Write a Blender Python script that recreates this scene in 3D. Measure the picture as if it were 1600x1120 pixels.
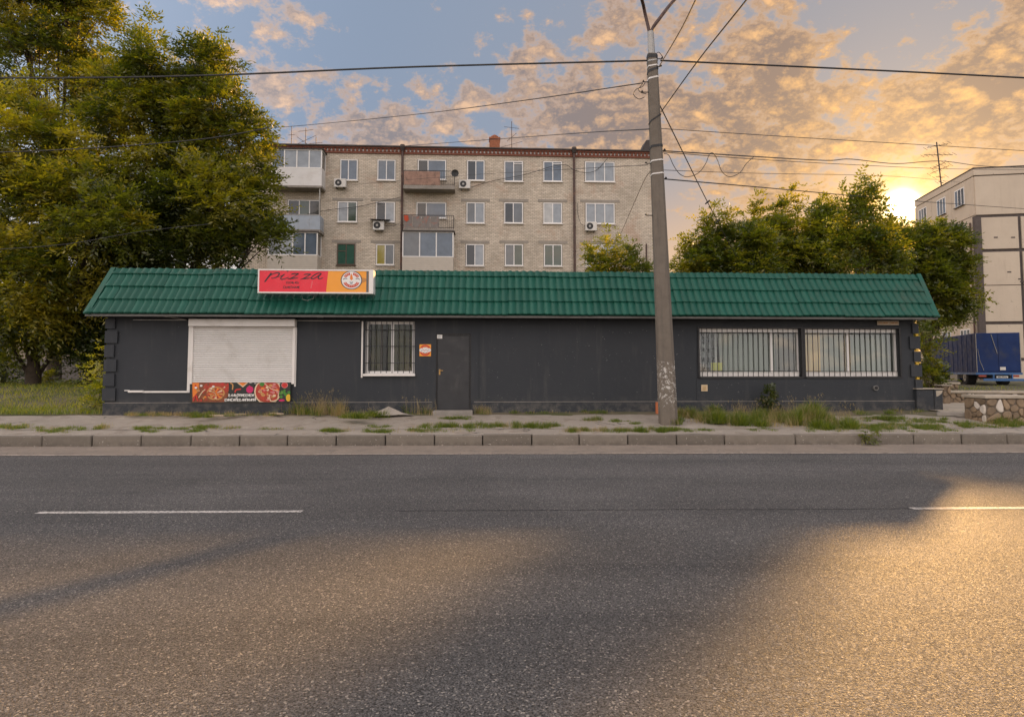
import bpy, math, random
import numpy as np
from mathutils import Vector, Matrix, Quaternion

random.seed(7)
RNG = np.random.default_rng(11)
D = bpy.data
scene = bpy.context.scene
COL = scene.collection
for _o in list(D.objects):
    D.objects.remove(_o)

# ------------------------------------------------------------------ camera
FPX, PITCH, SHIFT = 1000.0, math.radians(3.5), -43.0      # focal length in px of a 1600 px wide frame
EYE = Vector((0, 0, 1.6))
cam_data = D.cameras.new('camera')
cam = D.objects.new('camera', cam_data)
COL.objects.link(cam)
cam.location = EYE
cam.rotation_euler = (math.pi / 2 + PITCH, 0, 0)
cam_data.sensor_width = 36
cam_data.lens = FPX / 1600 * 36
cam_data.shift_y = SHIFT / 1600
cam_data.clip_start, cam_data.clip_end = 0.05, 3000
scene.camera = cam

# ------------------------------------------------------------------ sun, sky, exposure
SUN_AZ, SUN_EL = math.radians(33.0), math.radians(17.4)
S = Vector((math.sin(SUN_AZ) * math.cos(SUN_EL), math.cos(SUN_AZ) * math.cos(SUN_EL), math.sin(SUN_EL)))
sl = D.lights.new('sun', 'SUN')
sl.energy, sl.angle, sl.color = 2.7, math.radians(2.0), (1.0, 0.56, 0.20)
sun = D.objects.new('sun', sl)
COL.objects.link(sun)
sun.rotation_euler = (-S).to_track_quat('-Z', 'Y').to_euler()
sun.location = S * 60
scene.view_settings.view_transform = 'Standard'
scene.view_settings.look = 'None'
scene.view_settings.gamma = 1
scene.view_settings.use_curve_mapping = False
scene.view_settings.exposure = 1.65
scene.cycles.use_denoising = True
scene.cycles.max_bounces = 7
scene.cycles.diffuse_bounces = 3
scene.cycles.glossy_bounces = 3
scene.cycles.transparent_max_bounces = 12
scene.cycles.caustics_reflective = False
scene.cycles.caustics_refractive = False
scene.cycles.sample_clamp_indirect = 6


class G:
    """small node-graph helper"""
    def __init__(s, nt):
        s.nt = nt

    def n(s, t, **kw):
        nd = s.nt.nodes.new(t)
        for k, v in kw.items():
            setattr(nd, k, v)
        return nd

    def put(s, sock, v):
        if isinstance(v, bpy.types.NodeSocket):
            s.nt.links.new(v, sock)
        elif v is not None:
            if hasattr(sock, 'default_value'):
                try:
                    sock.default_value = v
                except Exception:
                    sock.default_value = (*v, 1)

    def m(s, op, a, b=None, c=None, clamp=False):
        nd = s.n('ShaderNodeMath', operation=op, use_clamp=clamp)
        for i, v in enumerate((a, b, c)):
            if v is not None:
                s.put(nd.inputs[i], v)
        return nd.outputs[0]

    def vm(s, op, a, b=None, scale=None):
        nd = s.n('ShaderNodeVectorMath', operation=op)
        s.put(nd.inputs[0], a)
        if b is not None:
            s.put(nd.inputs[1], b)
        if scale is not None:
            s.put(nd.inputs['Scale'], scale)
        return nd.outputs['Value'] if op in ('DOT_PRODUCT', 'LENGTH', 'DISTANCE') else nd.outputs[0]

    def noise(s, vec, scale, detail=4, rough=0.55, dist=0.0, out=0, dims='3D'):
        nd = s.n('ShaderNodeTexNoise', noise_dimensions=dims)
        s.put(nd.inputs['Vector'], vec)
        nd.inputs['Scale'].default_value = scale
        nd.inputs['Detail'].default_value = detail
        nd.inputs['Roughness'].default_value = rough
        nd.inputs['Distortion'].default_value = dist
        return nd.outputs[out]

    def voro(s, vec, scale, feature='F1', out='Distance'):
        nd = s.n('ShaderNodeTexVoronoi', feature=feature)
        s.put(nd.inputs['Vector'], vec)
        nd.inputs['Scale'].default_value = scale
        return nd.outputs[out]

    def mix(s, f, a, b, blend='MIX'):
        nd = s.n('ShaderNodeMix', data_type='RGBA', blend_type=blend, clamp_factor=True)
        s.put(nd.inputs[0], f)
        s.put(nd.inputs[6], a if isinstance(a, bpy.types.NodeSocket) else (*a[:3], 1))
        s.put(nd.inputs[7], b if isinstance(b, bpy.types.NodeSocket) else (*b[:3], 1))
        return nd.outputs[2]

    def step(s, x, lo, hi, tlo=0.0, thi=1.0):
        nd = s.n('ShaderNodeMapRange', interpolation_type='SMOOTHSTEP')
        s.put(nd.inputs[0], x)
        for i, v in enumerate((lo, hi, tlo, thi)):
            nd.inputs[1 + i].default_value = v
        return nd.outputs[0]

    def lin(s, x, lo, hi, tlo=0.0, thi=1.0):
        nd = s.n('ShaderNodeMapRange')
        s.put(nd.inputs[0], x)
        for i, v in enumerate((lo, hi, tlo, thi)):
            nd.inputs[1 + i].default_value = v
        return nd.outputs[0]

    def bump(s, h, strength=0.3, dist=0.01, normal=None):
        nd = s.n('ShaderNodeBump')
        nd.inputs['Strength'].default_value = strength
        nd.inputs['Distance'].default_value = dist
        s.put(nd.inputs['Height'], h)
        if normal is not None:
            s.put(nd.inputs['Normal'], normal)
        return nd.outputs[0]


GLOW_AZ, GLOW_EL = math.radians(31.65), math.radians(12.35)


def build_world():
    w = D.worlds.new('World')
    scene.world = w
    w.use_nodes = True
    nt = w.node_tree
    nt.nodes.clear()
    g = G(nt)
    sky = g.n('ShaderNodeTexSky', sky_type='NISHITA')
    sky.sun_disc = False
    sky.sun_elevation = SUN_EL
    sky.sun_rotation = SUN_AZ
    sky.dust_density = 1.0
    sky.air_density = 1.2
    bg1 = g.n('ShaderNodeBackground')
    g.put(bg1.inputs[0], sky.outputs[0])
    bg1.inputs[1].default_value = 0.05
    d = g.vm('NORMALIZE', g.n('ShaderNodeTexCoord').outputs['Generated'])
    sp = g.n('ShaderNodeSeparateXYZ')
    g.put(sp.inputs[0], d)
    X, Y, Z = sp.outputs
    az = g.m('MULTIPLY', g.m('ARCTAN2', X, Y), 57.2958)
    zc = g.m('MAXIMUM', Z, 0.0)
    el = g.m('MULTIPLY', g.m('ARCSINE', zc), 57.2958)
    gs = Vector((math.sin(GLOW_AZ) * math.cos(GLOW_EL), math.cos(GLOW_AZ) * math.cos(GLOW_EL), math.sin(GLOW_EL)))
    ang = g.m('MULTIPLY', g.m('ARCCOSINE', g.m('MINIMUM', g.vm('DOT_PRODUCT', d, tuple(gs)), 1.0)), 57.2958)
    def gauss(sig):
        return g.m('POWER', 2.718, g.m('MULTIPLY', g.m('POWER', g.m('DIVIDE', ang, sig), 2.0), -1.0))
    near, wide = gauss(25.0), gauss(50.0)
    away = g.step(ang, 42.0, 115.0)                      # sky far from the sun, brightened to fill the shaded fronts
    # clear sky: blue above, pale peach at the horizon, amber toward the sun
    hz = g.step(el, 4.0, 20.0)
    blue = g.mix(wide, (0.25, 0.33, 0.47), (0.27, 0.325, 0.42))
    blue = g.mix(near, blue, (0.31, 0.285, 0.295))
    pale = g.mix(wide, (0.72, 0.64, 0.58), (0.70, 0.61, 0.53))
    pale = g.mix(near, pale, (0.88, 0.41, 0.085))
    base = g.mix(hz, pale, blue)
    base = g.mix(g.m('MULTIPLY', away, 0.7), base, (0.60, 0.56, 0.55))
    # clouds
    den = g.m('ADD', zc, 0.42)
    px_, py_ = g.m('DIVIDE', X, den), g.m('DIVIDE', Y, den)
    cv = g.n('ShaderNodeCombineXYZ')
    g.put(cv.inputs[0], px_)
    g.put(cv.inputs[1], py_)
    P = cv.outputs[0]

    def field(p):
        a = g.noise(p, 4.6, 3, 0.5)
        b = g.noise(p, 16.5, 9, 0.66, 0.05)
        return g.m('ADD', g.m('MULTIPLY', a, 0.40), g.m('MULTIPLY', b, 0.60))
    f0 = field(P)
    off = (math.sin(SUN_AZ) * 0.03, math.cos(SUN_AZ) * 0.03, 0)
    f1 = field(g.vm('ADD', P, off))
    bias = None
    for (a0, e0, sa, se, wt) in ((5, 23.0, 9, 3.6, .13), (-2, 19.5, 8, 3, .08), (21.5, 23.5, 6.5, 4.6, .17), (12, 19.5, 6, 3, .08), (31, 17.6, 7, 2.6, .15), (38, 20, 5, 4.0, .14), (19, 17, 6, 2.2, .07),
                                 (-14, 20.0, 8, 3.6, .085), (-20, 25.0, 4.5, 5, .10), (-5, 23.5, 3, 1.6, .05), (-11, 15, 10, 2, .04), (10, 29, 5, 2.5, .08), (24, 14, 7, 1.6, .05),
                                 (-8, 27.5, 7, 3.0, -.07), (2, 27.5, 5, 2, .05), (36, 25.5, 4, 2, .07), (33, 23.5, 4.5, 3.0, -.08), (-3, 15.5, 9, 1.6, -.05)):
        t = g.m('ADD', g.m('POWER', g.m('DIVIDE', g.m('SUBTRACT', az, a0), sa), 2.0), g.m('POWER', g.m('DIVIDE', g.m('SUBTRACT', el, e0), se), 2.0))
        t = g.m('MULTIPLY', g.m('POWER', 2.718, g.m('MULTIPLY', t, -1.0)), wt)
        bias = t if bias is None else g.m('ADD', bias, t)
    dens = g.m('ADD', f0, bias)
    dens = g.m('ADD', dens, g.m('MULTIPLY', g.step(el, 30.0, 50.0), 0.035))
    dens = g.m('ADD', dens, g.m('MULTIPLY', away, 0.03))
    cover = g.step(dens, 0.522, 0.618)
    thick = g.step(dens, 0.55, 0.655)
    lit = g.m('ADD', g.m('MULTIPLY', g.m('SUBTRACT', f0, f1), 6.5), 0.04, clamp=True)
    lit = g.m('MAXIMUM', lit, g.m('MULTIPLY', g.m('SUBTRACT', 1.0, thick), 0.72))
    bright = g.mix(wide, (0.86, 0.58, 0.40), (0.86, 0.54, 0.32))
    bright = g.mix(near, bright, (1.0, 0.50, 0.11))
    dark = g.mix(wide, (0.34, 0.295, 0.30), (0.215, 0.185, 0.19))
    dark = g.mix(near, dark, (0.26, 0.145, 0.08))
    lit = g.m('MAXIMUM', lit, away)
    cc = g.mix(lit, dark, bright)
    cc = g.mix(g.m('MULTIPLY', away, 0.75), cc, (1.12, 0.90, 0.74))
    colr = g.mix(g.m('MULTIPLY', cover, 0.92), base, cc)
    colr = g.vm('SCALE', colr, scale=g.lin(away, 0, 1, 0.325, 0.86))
    # the sun's own brightness behind the branches
    g1 = g.m('MULTIPLY', g.m('POWER', 2.718, g.m('MULTIPLY', g.m('POWER', g.m('DIVIDE', ang, 0.8), 2.0), -1.0)), 7.0)
    g2 = g.m('MULTIPLY', g.m('POWER', 2.718, g.m('DIVIDE', ang, -1.9)), 0.75)
    g3 = g.m('MULTIPLY', g.m('POWER', 2.718, g.m('DIVIDE', ang, -9.0)), 0.075)
    add = g.vm('SCALE', (1.0, 0.80, 0.42), scale=g1)
    add = g.vm('ADD', add, g.vm('SCALE', (1.0, 0.55, 0.13), scale=g2))
    add = g.vm('ADD', add, g.vm('SCALE', (1.0, 0.50, 0.12), scale=g3))
    colr = g.vm('ADD', colr, add)
    colr = g.mix(g.step(Z, -0.02, 0.0), (0.10, 0.09, 0.07), colr)
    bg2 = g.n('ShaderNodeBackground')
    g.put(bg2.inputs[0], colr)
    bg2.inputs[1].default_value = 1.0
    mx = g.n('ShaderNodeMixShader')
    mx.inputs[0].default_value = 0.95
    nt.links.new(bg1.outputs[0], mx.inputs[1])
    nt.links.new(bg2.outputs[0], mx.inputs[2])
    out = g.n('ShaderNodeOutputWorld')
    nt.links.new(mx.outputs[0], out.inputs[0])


build_world()


# ------------------------------------------------------------------ measuring helpers
def ray(px, py):
    xr, yu = (px - 800) / FPX, -(py - 560 - SHIFT) / FPX
    return Vector((xr, math.cos(PITCH) - yu * math.sin(PITCH), math.sin(PITCH) + yu * math.cos(PITCH)))


def at(px, py, Y):
    d = ray(px, py)
    return EYE + d * (Y / d.y)


class Frame:
    """a vertical plane through (ox, oy), turned by a degrees; u runs along it, v away from the viewer"""
    def __init__(s, ox, oy, a):
        s.o = Vector((ox, oy, 0))
        s.a = math.radians(a)
        s.e1 = Vector((math.cos(s.a), math.sin(s.a), 0))
        s.e2 = Vector((-math.sin(s.a), math.cos(s.a), 0))

    def uz(s, px, py, v=0.0):
        d = ray(px, py)
        t = ((s.o - EYE).dot(s.e2) + v) / d.dot(s.e2)
        p = EYE + d * t
        return (p - s.o).dot(s.e1), p.z

    def u(s, px, py, v=0.0):
        return s.uz(px, py, v)[0]

    def rect(s, x0, y0, x1, y1, v=0.0):
        mx, my = (x0 + x1) / 2, (y0 + y1) / 2
        return s.uz(x0, my, v)[0], s.uz(x1, my, v)[0], s.uz(mx, y1, v)[1], s.uz(mx, y0, v)[1]

    def w(s, u, v, z):
        p = s.o + s.e1 * u + s.e2 * v
        return Vector((p.x, p.y, z))

    def empty(s, name, **kw):
        return thing(name, loc=(s.o.x, s.o.y, 0), rz=s.a, **kw)


# ------------------------------------------------------------------ building helpers
def tag(o, label=None, cat=None, group=None, kind=None):
    if label: o['label'] = label
    if cat: o['category'] = cat
    if group: o['group'] = group
    if kind: o['kind'] = kind
    return o


def thing(name, label=None, cat=None, group=None, kind=None, loc=(0, 0, 0), rz=0.0):
    o = D.objects.new(name, None)
    o.empty_display_size = 0.2
    COL.objects.link(o)
    o.location = loc
    o.rotation_euler = (0, 0, rz)
    return tag(o, label, cat, group, kind)


def link(name, me, parent=None, kind=None, loc=None, rz=None):
    o = D.objects.new(name, me)
    COL.objects.link(o)
    if parent is not None:
        o.parent = parent
    if kind:
        o['kind'] = kind
    if loc is not None:
        o.location = loc
    if rz is not None:
        o.rotation_euler = (0, 0, rz)
    return o


class MB:
    """collects faces; build() links them as one mesh object"""
    def __init__(s):
        s.v, s.f, s.mi = [], [], []

    def add(s, vs, fs, mi=0):
        b = len(s.v)
        s.v += [tuple(p) for p in vs]
        s.f += [tuple(i + b for i in f) for f in fs]
        s.mi += [mi] * len(fs)
        return s

    def box(s, x0, x1, y0, y1, z0, z1, mi=0):
        return s.add([(x0, y0, z0), (x1, y0, z0), (x1, y1, z0), (x0, y1, z0), (x0, y0, z1), (x1, y0, z1), (x1, y1, z1), (x0, y1, z1)],
                     [(0, 3, 2, 1), (4, 5, 6, 7), (0, 1, 5, 4), (1, 2, 6, 5), (2, 3, 7, 6), (3, 0, 4, 7)], mi)

    def cbox(s, x0, x1, y0, y1, z0, z1, c=0.01, mi=0):
        """box with its four long top/front edges chamfered (a 45 degree arris)"""
        prof = [(y0, z0), (y0, z1 - c), (y0 + c, z1), (y1 - c, z1), (y1, z1 - c), (y1, z0)]
        n = len(prof)
        vs = []
        for (x, sgn) in ((x0, 0), (x0 + c, 1), (x1 - c, 1), (x1, 0)):
            for (y, z) in prof:
                if not sgn:
                    y = min(max(y, y0 + c), y1 - c); z = min(z, z1 - c)
                vs.append((x, y, z))
        fs = []
        for r in range(3):
            for i in range(n):
                j = (i + 1) % n
                fs.append((r * n + i, (r + 1) * n + i, (r + 1) * n + j, r * n + j))
        fs.append(tuple(range(n)))
        fs.append(tuple(reversed(range(3 * n, 4 * n))))
        return s.add(vs, fs, mi)

    def tube(s, pts, r, seg=6, mi=0, cap=True):
        pts = [Vector(p) for p in pts]
        rs = r if isinstance(r, (list, tuple)) else [r] * len(pts)
        n = len(pts)
        vs = []
        t0 = (pts[1] - pts[0]).normalized()
        ref = Vector((0, 0, 1)) if abs(t0.z) < 0.9 else Vector((1, 0, 0))
        nx = t0.cross(ref).normalized()
        for i, p in enumerate(pts):
            t = (pts[min(i + 1, n - 1)] - pts[max(i - 1, 0)]).normalized()
            nx = (nx - t * nx.dot(t)).normalized()
            ny = t.cross(nx)
            for k in range(seg):
                a = 2 * math.pi * k / seg
                vs.append(p + (nx * math.cos(a) + ny * math.sin(a)) * rs[i])
        fs = []
        for i in range(n - 1):
            for k in range(seg):
                k2 = (k + 1) % seg
                fs.append((i * seg + k, i * seg + k2, (i + 1) * seg + k2, (i + 1) * seg + k))
        if cap:
            fs.append(tuple(reversed(range(seg))))
            fs.append(tuple(range((n - 1) * seg, n * seg)))
        return s.add(vs, fs, mi)

    def poly(s, pts, mi=0):
        return s.add(pts, [tuple(range(len(pts)))], mi)

    def prism(s, pts, d, mi=0):
        """extrude a planar polygon by vector d"""
        d = Vector(d)
        a = [Vector(p) for p in pts]
        n = len(a)
        fs = [tuple(range(n)), tuple(reversed(range(n, 2 * n)))]
        fs += [(i, i + n, (i + 1) % n + n, (i + 1) % n) for i in range(n)]
        return s.add(a + [p + d for p in a], fs, mi)

    def mesh(s, mats=(), smooth=False, name='mesh'):
        me = D.meshes.new(name)
        me.from_pydata(s.v, [], s.f)
        for m in (mats if isinstance(mats, (list, tuple)) else [mats]):
            me.materials.append(m)
        if len(set(s.mi)) > 1:
            me.polygons.foreach_set('material_index', s.mi)
        if smooth:
            me.polygons.foreach_set('use_smooth', [True] * len(s.f))
        me.update()
        return me

    def build(s, name, mats=(), parent=None, kind=None, smooth=False, fix=True, loc=None, rz=None):
        me = s.mesh(mats, smooth, name)
        if fix:
            import bmesh
            bm = bmesh.new()
            bm.from_mesh(me)
            bmesh.ops.recalc_face_normals(bm, faces=bm.faces)
            bm.to_mesh(me)
            bm.free()
        return link(name, me, parent, kind, loc, rz)


def np_mesh(name, verts, nper, mats, attr=None, smooth=False):
    """verts (N, nper, 3): one polygon of nper corners each; attr: a float per polygon"""
    n = verts.shape[0]
    me = D.meshes.new(name)
    me.vertices.add(n * nper)
    me.vertices.foreach_set('co', np.ascontiguousarray(verts, dtype=np.float32).ravel())
    me.loops.add(n * nper)
    me.loops.foreach_set('vertex_index', np.arange(n * nper, dtype=np.int32))
    me.polygons.add(n)
    me.polygons.foreach_set('loop_start', np.arange(n, dtype=np.int32) * nper)
    me.polygons.foreach_set('loop_total', np.full(n, nper, dtype=np.int32))
    me.update(calc_edges=True)
    if attr is not None:
        a = me.attributes.new('tint', 'FLOAT', 'FACE')
        a.data.foreach_set('value', np.ascontiguousarray(attr, dtype=np.float32))
    for m in (mats if isinstance(mats, (list, tuple)) else [mats]):
        me.materials.append(m)
    return me


# ------------------------------------------------------------------ materials
def new_mat(name):
    m = D.materials.new(name)
    m.use_nodes = True
    nt = m.node_tree
    b = nt.nodes.get('Principled BSDF')
    g = G(nt)
    co = g.n('ShaderNodeTexCoord').outputs['Object']
    return m, g, b, co


def mat(name, col, rough=0.6, var=0.12, scale=3.0, bump=0.0, bscale=40.0, metal=0.0, spec=0.5, dirt=None, dirt_amt=0.0, coat=0.0, obj_var=0.0, rvar=0.15):
    m, g, b, co = new_mat(name)
    n = g.noise(co, scale, 6, 0.6)
    c = g.mix(n, tuple(max(x * (1 - 2 * var), 0) for x in col), tuple(x * (1 + 2 * var) for x in col))
    if obj_var:
        inf = g.n('ShaderNodeObjectInfo').outputs['Random']
        c = g.mix(1.0, c, g.lin(inf, 0, 1, 1 - obj_var, 1 + obj_var), 'MULTIPLY')
    if dirt is not None:
        dn = g.step(g.noise(co, scale * 0.7, 8, 0.68, 0.6), 0.5, 0.72)
        c = g.mix(g.m('MULTIPLY', dn, dirt_amt), c, dirt)
    g.put(b.inputs['Base Color'], c)
    g.put(b.inputs['Roughness'], g.lin(g.noise(co, scale * 2.3, 3), 0.25, 0.75, max(rough - rvar, 0.02), min(rough + rvar, 1)))
    b.inputs['Metallic'].default_value = metal
    b.inputs['Specular IOR Level'].default_value = spec
    if coat:
        b.inputs['Coat Weight'].default_value = coat
        b.inputs['Coat Roughness'].default_value = 0.05
    if bump:
        g.put(b.inputs['Normal'], g.bump(g.noise(co, bscale, 5, 0.6), bump, 0.01))
    return m


def glass_mat(name, tint=(0.8, 0.85, 0.85), refl=0.35):
    m, g, b, co = new_mat(name)
    nt = m.node_tree
    tr = g.n('ShaderNodeBsdfTransparent')
    tr.inputs[0].default_value = (*tint, 1)
    gl = g.n('ShaderNodeBsdfGlossy')
    gl.inputs['Color'].default_value = (0.9, 0.95, 0.95, 1)
    gl.inputs['Roughness'].default_value = 0.03
    fr = g.n('ShaderNodeLayerWeight')
    fr.inputs[0].default_value = 0.25
    mx = g.n('ShaderNodeMixShader')
    g.put(mx.inputs[0], g.m('ADD', g.m('MULTIPLY', fr.outputs['Facing'], 0.5), refl * 0.5, clamp=True))
    nt.links.new(tr.outputs[0], mx.inputs[1])
    nt.links.new(gl.outputs[0], mx.inputs[2])
    nt.nodes.remove(b)
    nt.links.new(mx.outputs[0], nt.nodes['Material Output'].inputs[0])
    return m


def leaf_mat(name, dark, mid, lite, trans=0.45):
    m, g, b, co = new_mat(name)
    nt = m.node_tree
    at_ = g.n('ShaderNodeAttribute', attribute_name='tint').outputs['Fac']
    c = g.mix(g.lin(at_, 0.0, 0.5), dark, mid)
    c = g.mix(g.lin(at_, 0.5, 1.0), c, lite)
    df = g.n('ShaderNodeBsdfDiffuse')
    g.put(df.inputs[0], c)
    tl = g.n('ShaderNodeBsdfTranslucent')
    g.put(tl.inputs[0], g.mix(1.0, c, (2.3, 2.25, 0.42), 'MULTIPLY'))
    gl = g.n('ShaderNodeBsdfGlossy')
    gl.inputs['Roughness'].default_value = 0.38
    gl.inputs['Color'].default_value = (0.9, 0.9, 0.8, 1)
    mx = g.n('ShaderNodeMixShader')
    mx.inputs[0].default_value = trans
    nt.links.new(df.outputs[0], mx.inputs[1])
    nt.links.new(tl.outputs[0], mx.inputs[2])
    m2 = g.n('ShaderNodeMixShader')
    m2.inputs[0].default_value = 0.055
    nt.links.new(mx.outputs[0], m2.inputs[1])
    nt.links.new(gl.outputs[0], m2.inputs[2])
    nt.nodes.remove(b)
    nt.links.new(m2.outputs[0], nt.nodes['Material Output'].inputs[0])
    return m


def asphalt_mat():
    m, g, b, co = new_mat('asphalt')
    big = g.noise(co, 0.35, 5, 0.6)
    sc = g.n('ShaderNodeMapping')
    sc.inputs['Scale'].default_value = (0.12, 1.6, 1)
    g.put(sc.inputs[0], co)
    streak = g.noise(sc.outputs[0], 1.0, 5, 0.6)
    c = g.mix(big, (0.122, 0.117, 0.114), (0.190, 0.180, 0.171))
    c = g.mix(g.m('MULTIPLY', g.step(streak, 0.45, 0.7), 0.55), c, (0.098, 0.096, 0.096))
    # aggregate: stones of many greys set in darker binder
    v = g.n('ShaderNodeTexVoronoi', feature='F1')
    g.put(v.inputs['Vector'], g.vm('ADD', co, g.vm('SCALE', g.noise(co, 25, 3, out=1), scale=0.03)))
    v.inputs['Scale'].default_value = 100
    hs = g.n('ShaderNodeSeparateColor')
    g.put(hs.inputs[0], v.outputs['Color'])
    c = g.mix(1.0, c, g.lin(hs.outputs[0], 0, 1, 0.48, 1.55), 'MULTIPLY')
    pits = g.step(g.noise(co, 85, 4, 0.7), 0.36, 0.52)
    c = g.mix(1.0, c, g.lin(pits, 0, 1, 0.22, 1.10), 'MULTIPLY')
    wht = g.m('GREATER_THAN', hs.outputs[1], 0.955)
    c = g.mix(g.m('MULTIPLY', wht, 0.85), c, (0.55, 0.50, 0.44))
    spv = g.n('ShaderNodeSeparateXYZ')
    g.put(spv.inputs[0], co)
    lanes = g.m('SINE', g.m('ADD', g.m('MULTIPLY', spv.outputs[1], 3.4), g.m('MULTIPLY', g.noise(co, 0.25, 2), 1.5)))
    c = g.mix(1.0, c, g.lin(lanes, -1, 1, 0.93, 1.06), 'MULTIPLY')
    patch = g.step(g.noise(co, 0.16, 4, 0.55), 0.50, 0.56)
    c = g.mix(1.0, c, g.lin(patch, 0, 1, 0.93, 1.07), 'MULTIPLY')
    tar = g.m('MULTIPLY', g.m('LESS_THAN', g.m('ABSOLUTE', g.m('SUBTRACT', g.noise(co, 0.55, 6, 0.62), 0.5)), 0.0016), g.step(g.noise(co, 0.3, 2), 0.52, 0.6))
    c = g.mix(g.m('MULTIPLY', tar, 0.75), c, (0.035, 0.033, 0.032))
    g.put(b.inputs['Base Color'], c)
    h = g.m('ADD', g.m('MULTIPLY', v.outputs['Distance'], -0.9), g.m('MULTIPLY', g.noise(co, 38, 5, 0.68), 1.6))
    h = g.m('ADD', h, g.m('MULTIPLY', pits, 0.5))
    nb = g.bump(h, 1.0, 0.016)
    g.put(b.inputs['Normal'], g.bump(g.noise(co, 2.2, 3), 0.25, 0.02, nb))
    g.put(b.inputs['Roughness'], g.lin(hs.outputs[2], 0, 1, 0.58, 0.86))
    b.inputs['Specular IOR Level'].default_value = 0.38
    return m


def gutter_mat():
    m, g, b, co = new_mat('sandy_gutter')
    n = g.noise(co, 1.4, 7, 0.65)
    c = g.mix(n, (0.15, 0.122, 0.098), (0.36, 0.295, 0.232))
    c = g.mix(g.m('MULTIPLY', g.step(g.noise(co, 3.2, 7, 0.75), 0.53, 0.66), 0.55), c, (0.115, 0.10, 0.088))
    c = g.mix(g.m('MULTIPLY', g.step(g.noise(co, 14, 5, 0.7), 0.52, 0.66), 0.5), c, (0.13, 0.115, 0.10))
    c = g.mix(g.m('GREATER_THAN', g.noise(co, 33, 3, 0.6), 0.70), c, (0.05, 0.045, 0.04))
    g.put(b.inputs['Base Color'], c)
    b.inputs['Roughness'].default_value = 0.85
    g.put(b.inputs['Normal'], g.bump(g.noise(co, 45, 5, 0.7), 0.6, 0.01))
    return m


def pavement_mat():
    m, g, b, co = new_mat('worn_pavement')
    n = g.noise(co, 0.8, 7, 0.65)
    c = g.mix(n, (0.22, 0.192, 0.160), (0.42, 0.365, 0.30))
    c = g.mix(g.m('MULTIPLY', g.step(g.noise(co, 3.5, 6, 0.7, 0.5), 0.52, 0.7), 0.6), c, (0.44, 0.38, 0.31))
    soil = g.step(g.noise(co, 1.7, 8, 0.72, 0.3), 0.53, 0.64)
    c = g.mix(g.m('MULTIPLY', soil, 0.6), c, (0.19, 0.15, 0.11))
    ck = g.voro(g.vm('ADD', co, g.vm('SCALE', g.noise(co, 3, 4, out=1), scale=0.35)), 0.45, 'DISTANCE_TO_EDGE')
    crack = g.m('LESS_THAN', ck, 0.006)
    c = g.mix(g.m('MULTIPLY', crack, g.step(g.noise(co, 0.9, 3), 0.5, 0.56)), c, (0.08, 0.07, 0.06))
    c = g.mix(g.m('GREATER_THAN', g.noise(co, 40, 3, 0.6), 0.68), c, (0.09, 0.08, 0.07))
    g.put(b.inputs['Base Color'], c)
    b.inputs['Roughness'].default_value = 0.85
    h = g.m('ADD', g.noise(co, 50, 5, 0.7), g.m('MULTIPLY', crack, -1.0))
    g.put(b.inputs['Normal'], g.bump(h, 0.5, 0.012))
    return m


def ground_mat():
    m, g, b, co = new_mat('earth_and_turf')
    n = g.noise(co, 0.5, 7, 0.65)
    c = g.mix(g.step(n, 0.40, 0.60), (0.16, 0.13, 0.095), (0.065, 0.075, 0.024))
    c = g.mix(g.m('MULTIPLY', g.noise(co, 11, 5, 0.7), 0.6), c, (0.11, 0.10, 0.045))
    g.put(b.inputs['Base Color'], c)
    b.inputs['Roughness'].default_value = 0.95
    g.put(b.inputs['Normal'], g.bump(g.noise(co, 20, 5, 0.7), 0.8, 0.03))
    return m


def paint_line_mat():
    m, g, b, co = new_mat('worn_road_paint')
    wear = g.step(g.noise(co, 30, 6, 0.75), 0.40, 0.56)
    c = g.mix(wear, (0.17, 0.155, 0.14), (0.62, 0.58, 0.53))
    g.put(b.inputs['Base Color'], c)
    b.inputs['Roughness'].default_value = 0.7
    g.put(b.inputs['Normal'], g.bump(g.noise(co, 70, 4, 0.7), 0.5, 0.006))
    return m


def edge_line_mat():
    m, g, b, co = new_mat('faded_edge_line')
    wear = g.step(g.noise(co, 9, 7, 0.75), 0.36, 0.62)
    c = g.mix(wear, (0.20, 0.165, 0.135), (0.47, 0.39, 0.32))
    g.put(b.inputs['Base Color'], c)
    b.inputs['Roughness'].default_value = 0.8
    return m


def kerb_mat():
    m, g, b, co = new_mat('kerb_concrete')
    rnd = g.n('ShaderNodeObjectInfo').outputs['Random']
    pos = g.vm('ADD', co, g.vm('SCALE', (17.0, 5.0, 3.0), scale=rnd))
    n = g.noise(pos, 5, 7, 0.68)
    c = g.mix(n, (0.12, 0.103, 0.083), (0.225, 0.195, 0.158))
    c = g.mix(1.0, c, g.lin(rnd, 0, 1, 0.85, 1.15), 'MULTIPLY')
    sp = g.n('ShaderNodeSeparateXYZ')
    g.put(sp.inputs[0], co)
    low = g.m('MULTIPLY', g.step(sp.outputs[2], 0.13, 0.02), g.step(g.noise(pos, 9, 5), 0.35, 0.6))
    c = g.mix(g.m('MULTIPLY', low, 0.6), c, (0.10, 0.085, 0.07))
    c = g.mix(g.m('GREATER_THAN', g.noise(pos, 26, 3, 0.6), 0.685), c, (0.42, 0.38, 0.33))
    g.put(b.inputs['Base Color'], c)
    b.inputs['Roughness'].default_value = 0.88
    g.put(b.inputs['Normal'], g.bump(g.noise(pos, 28, 6, 0.7), 0.7, 0.012))
    return m


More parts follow.
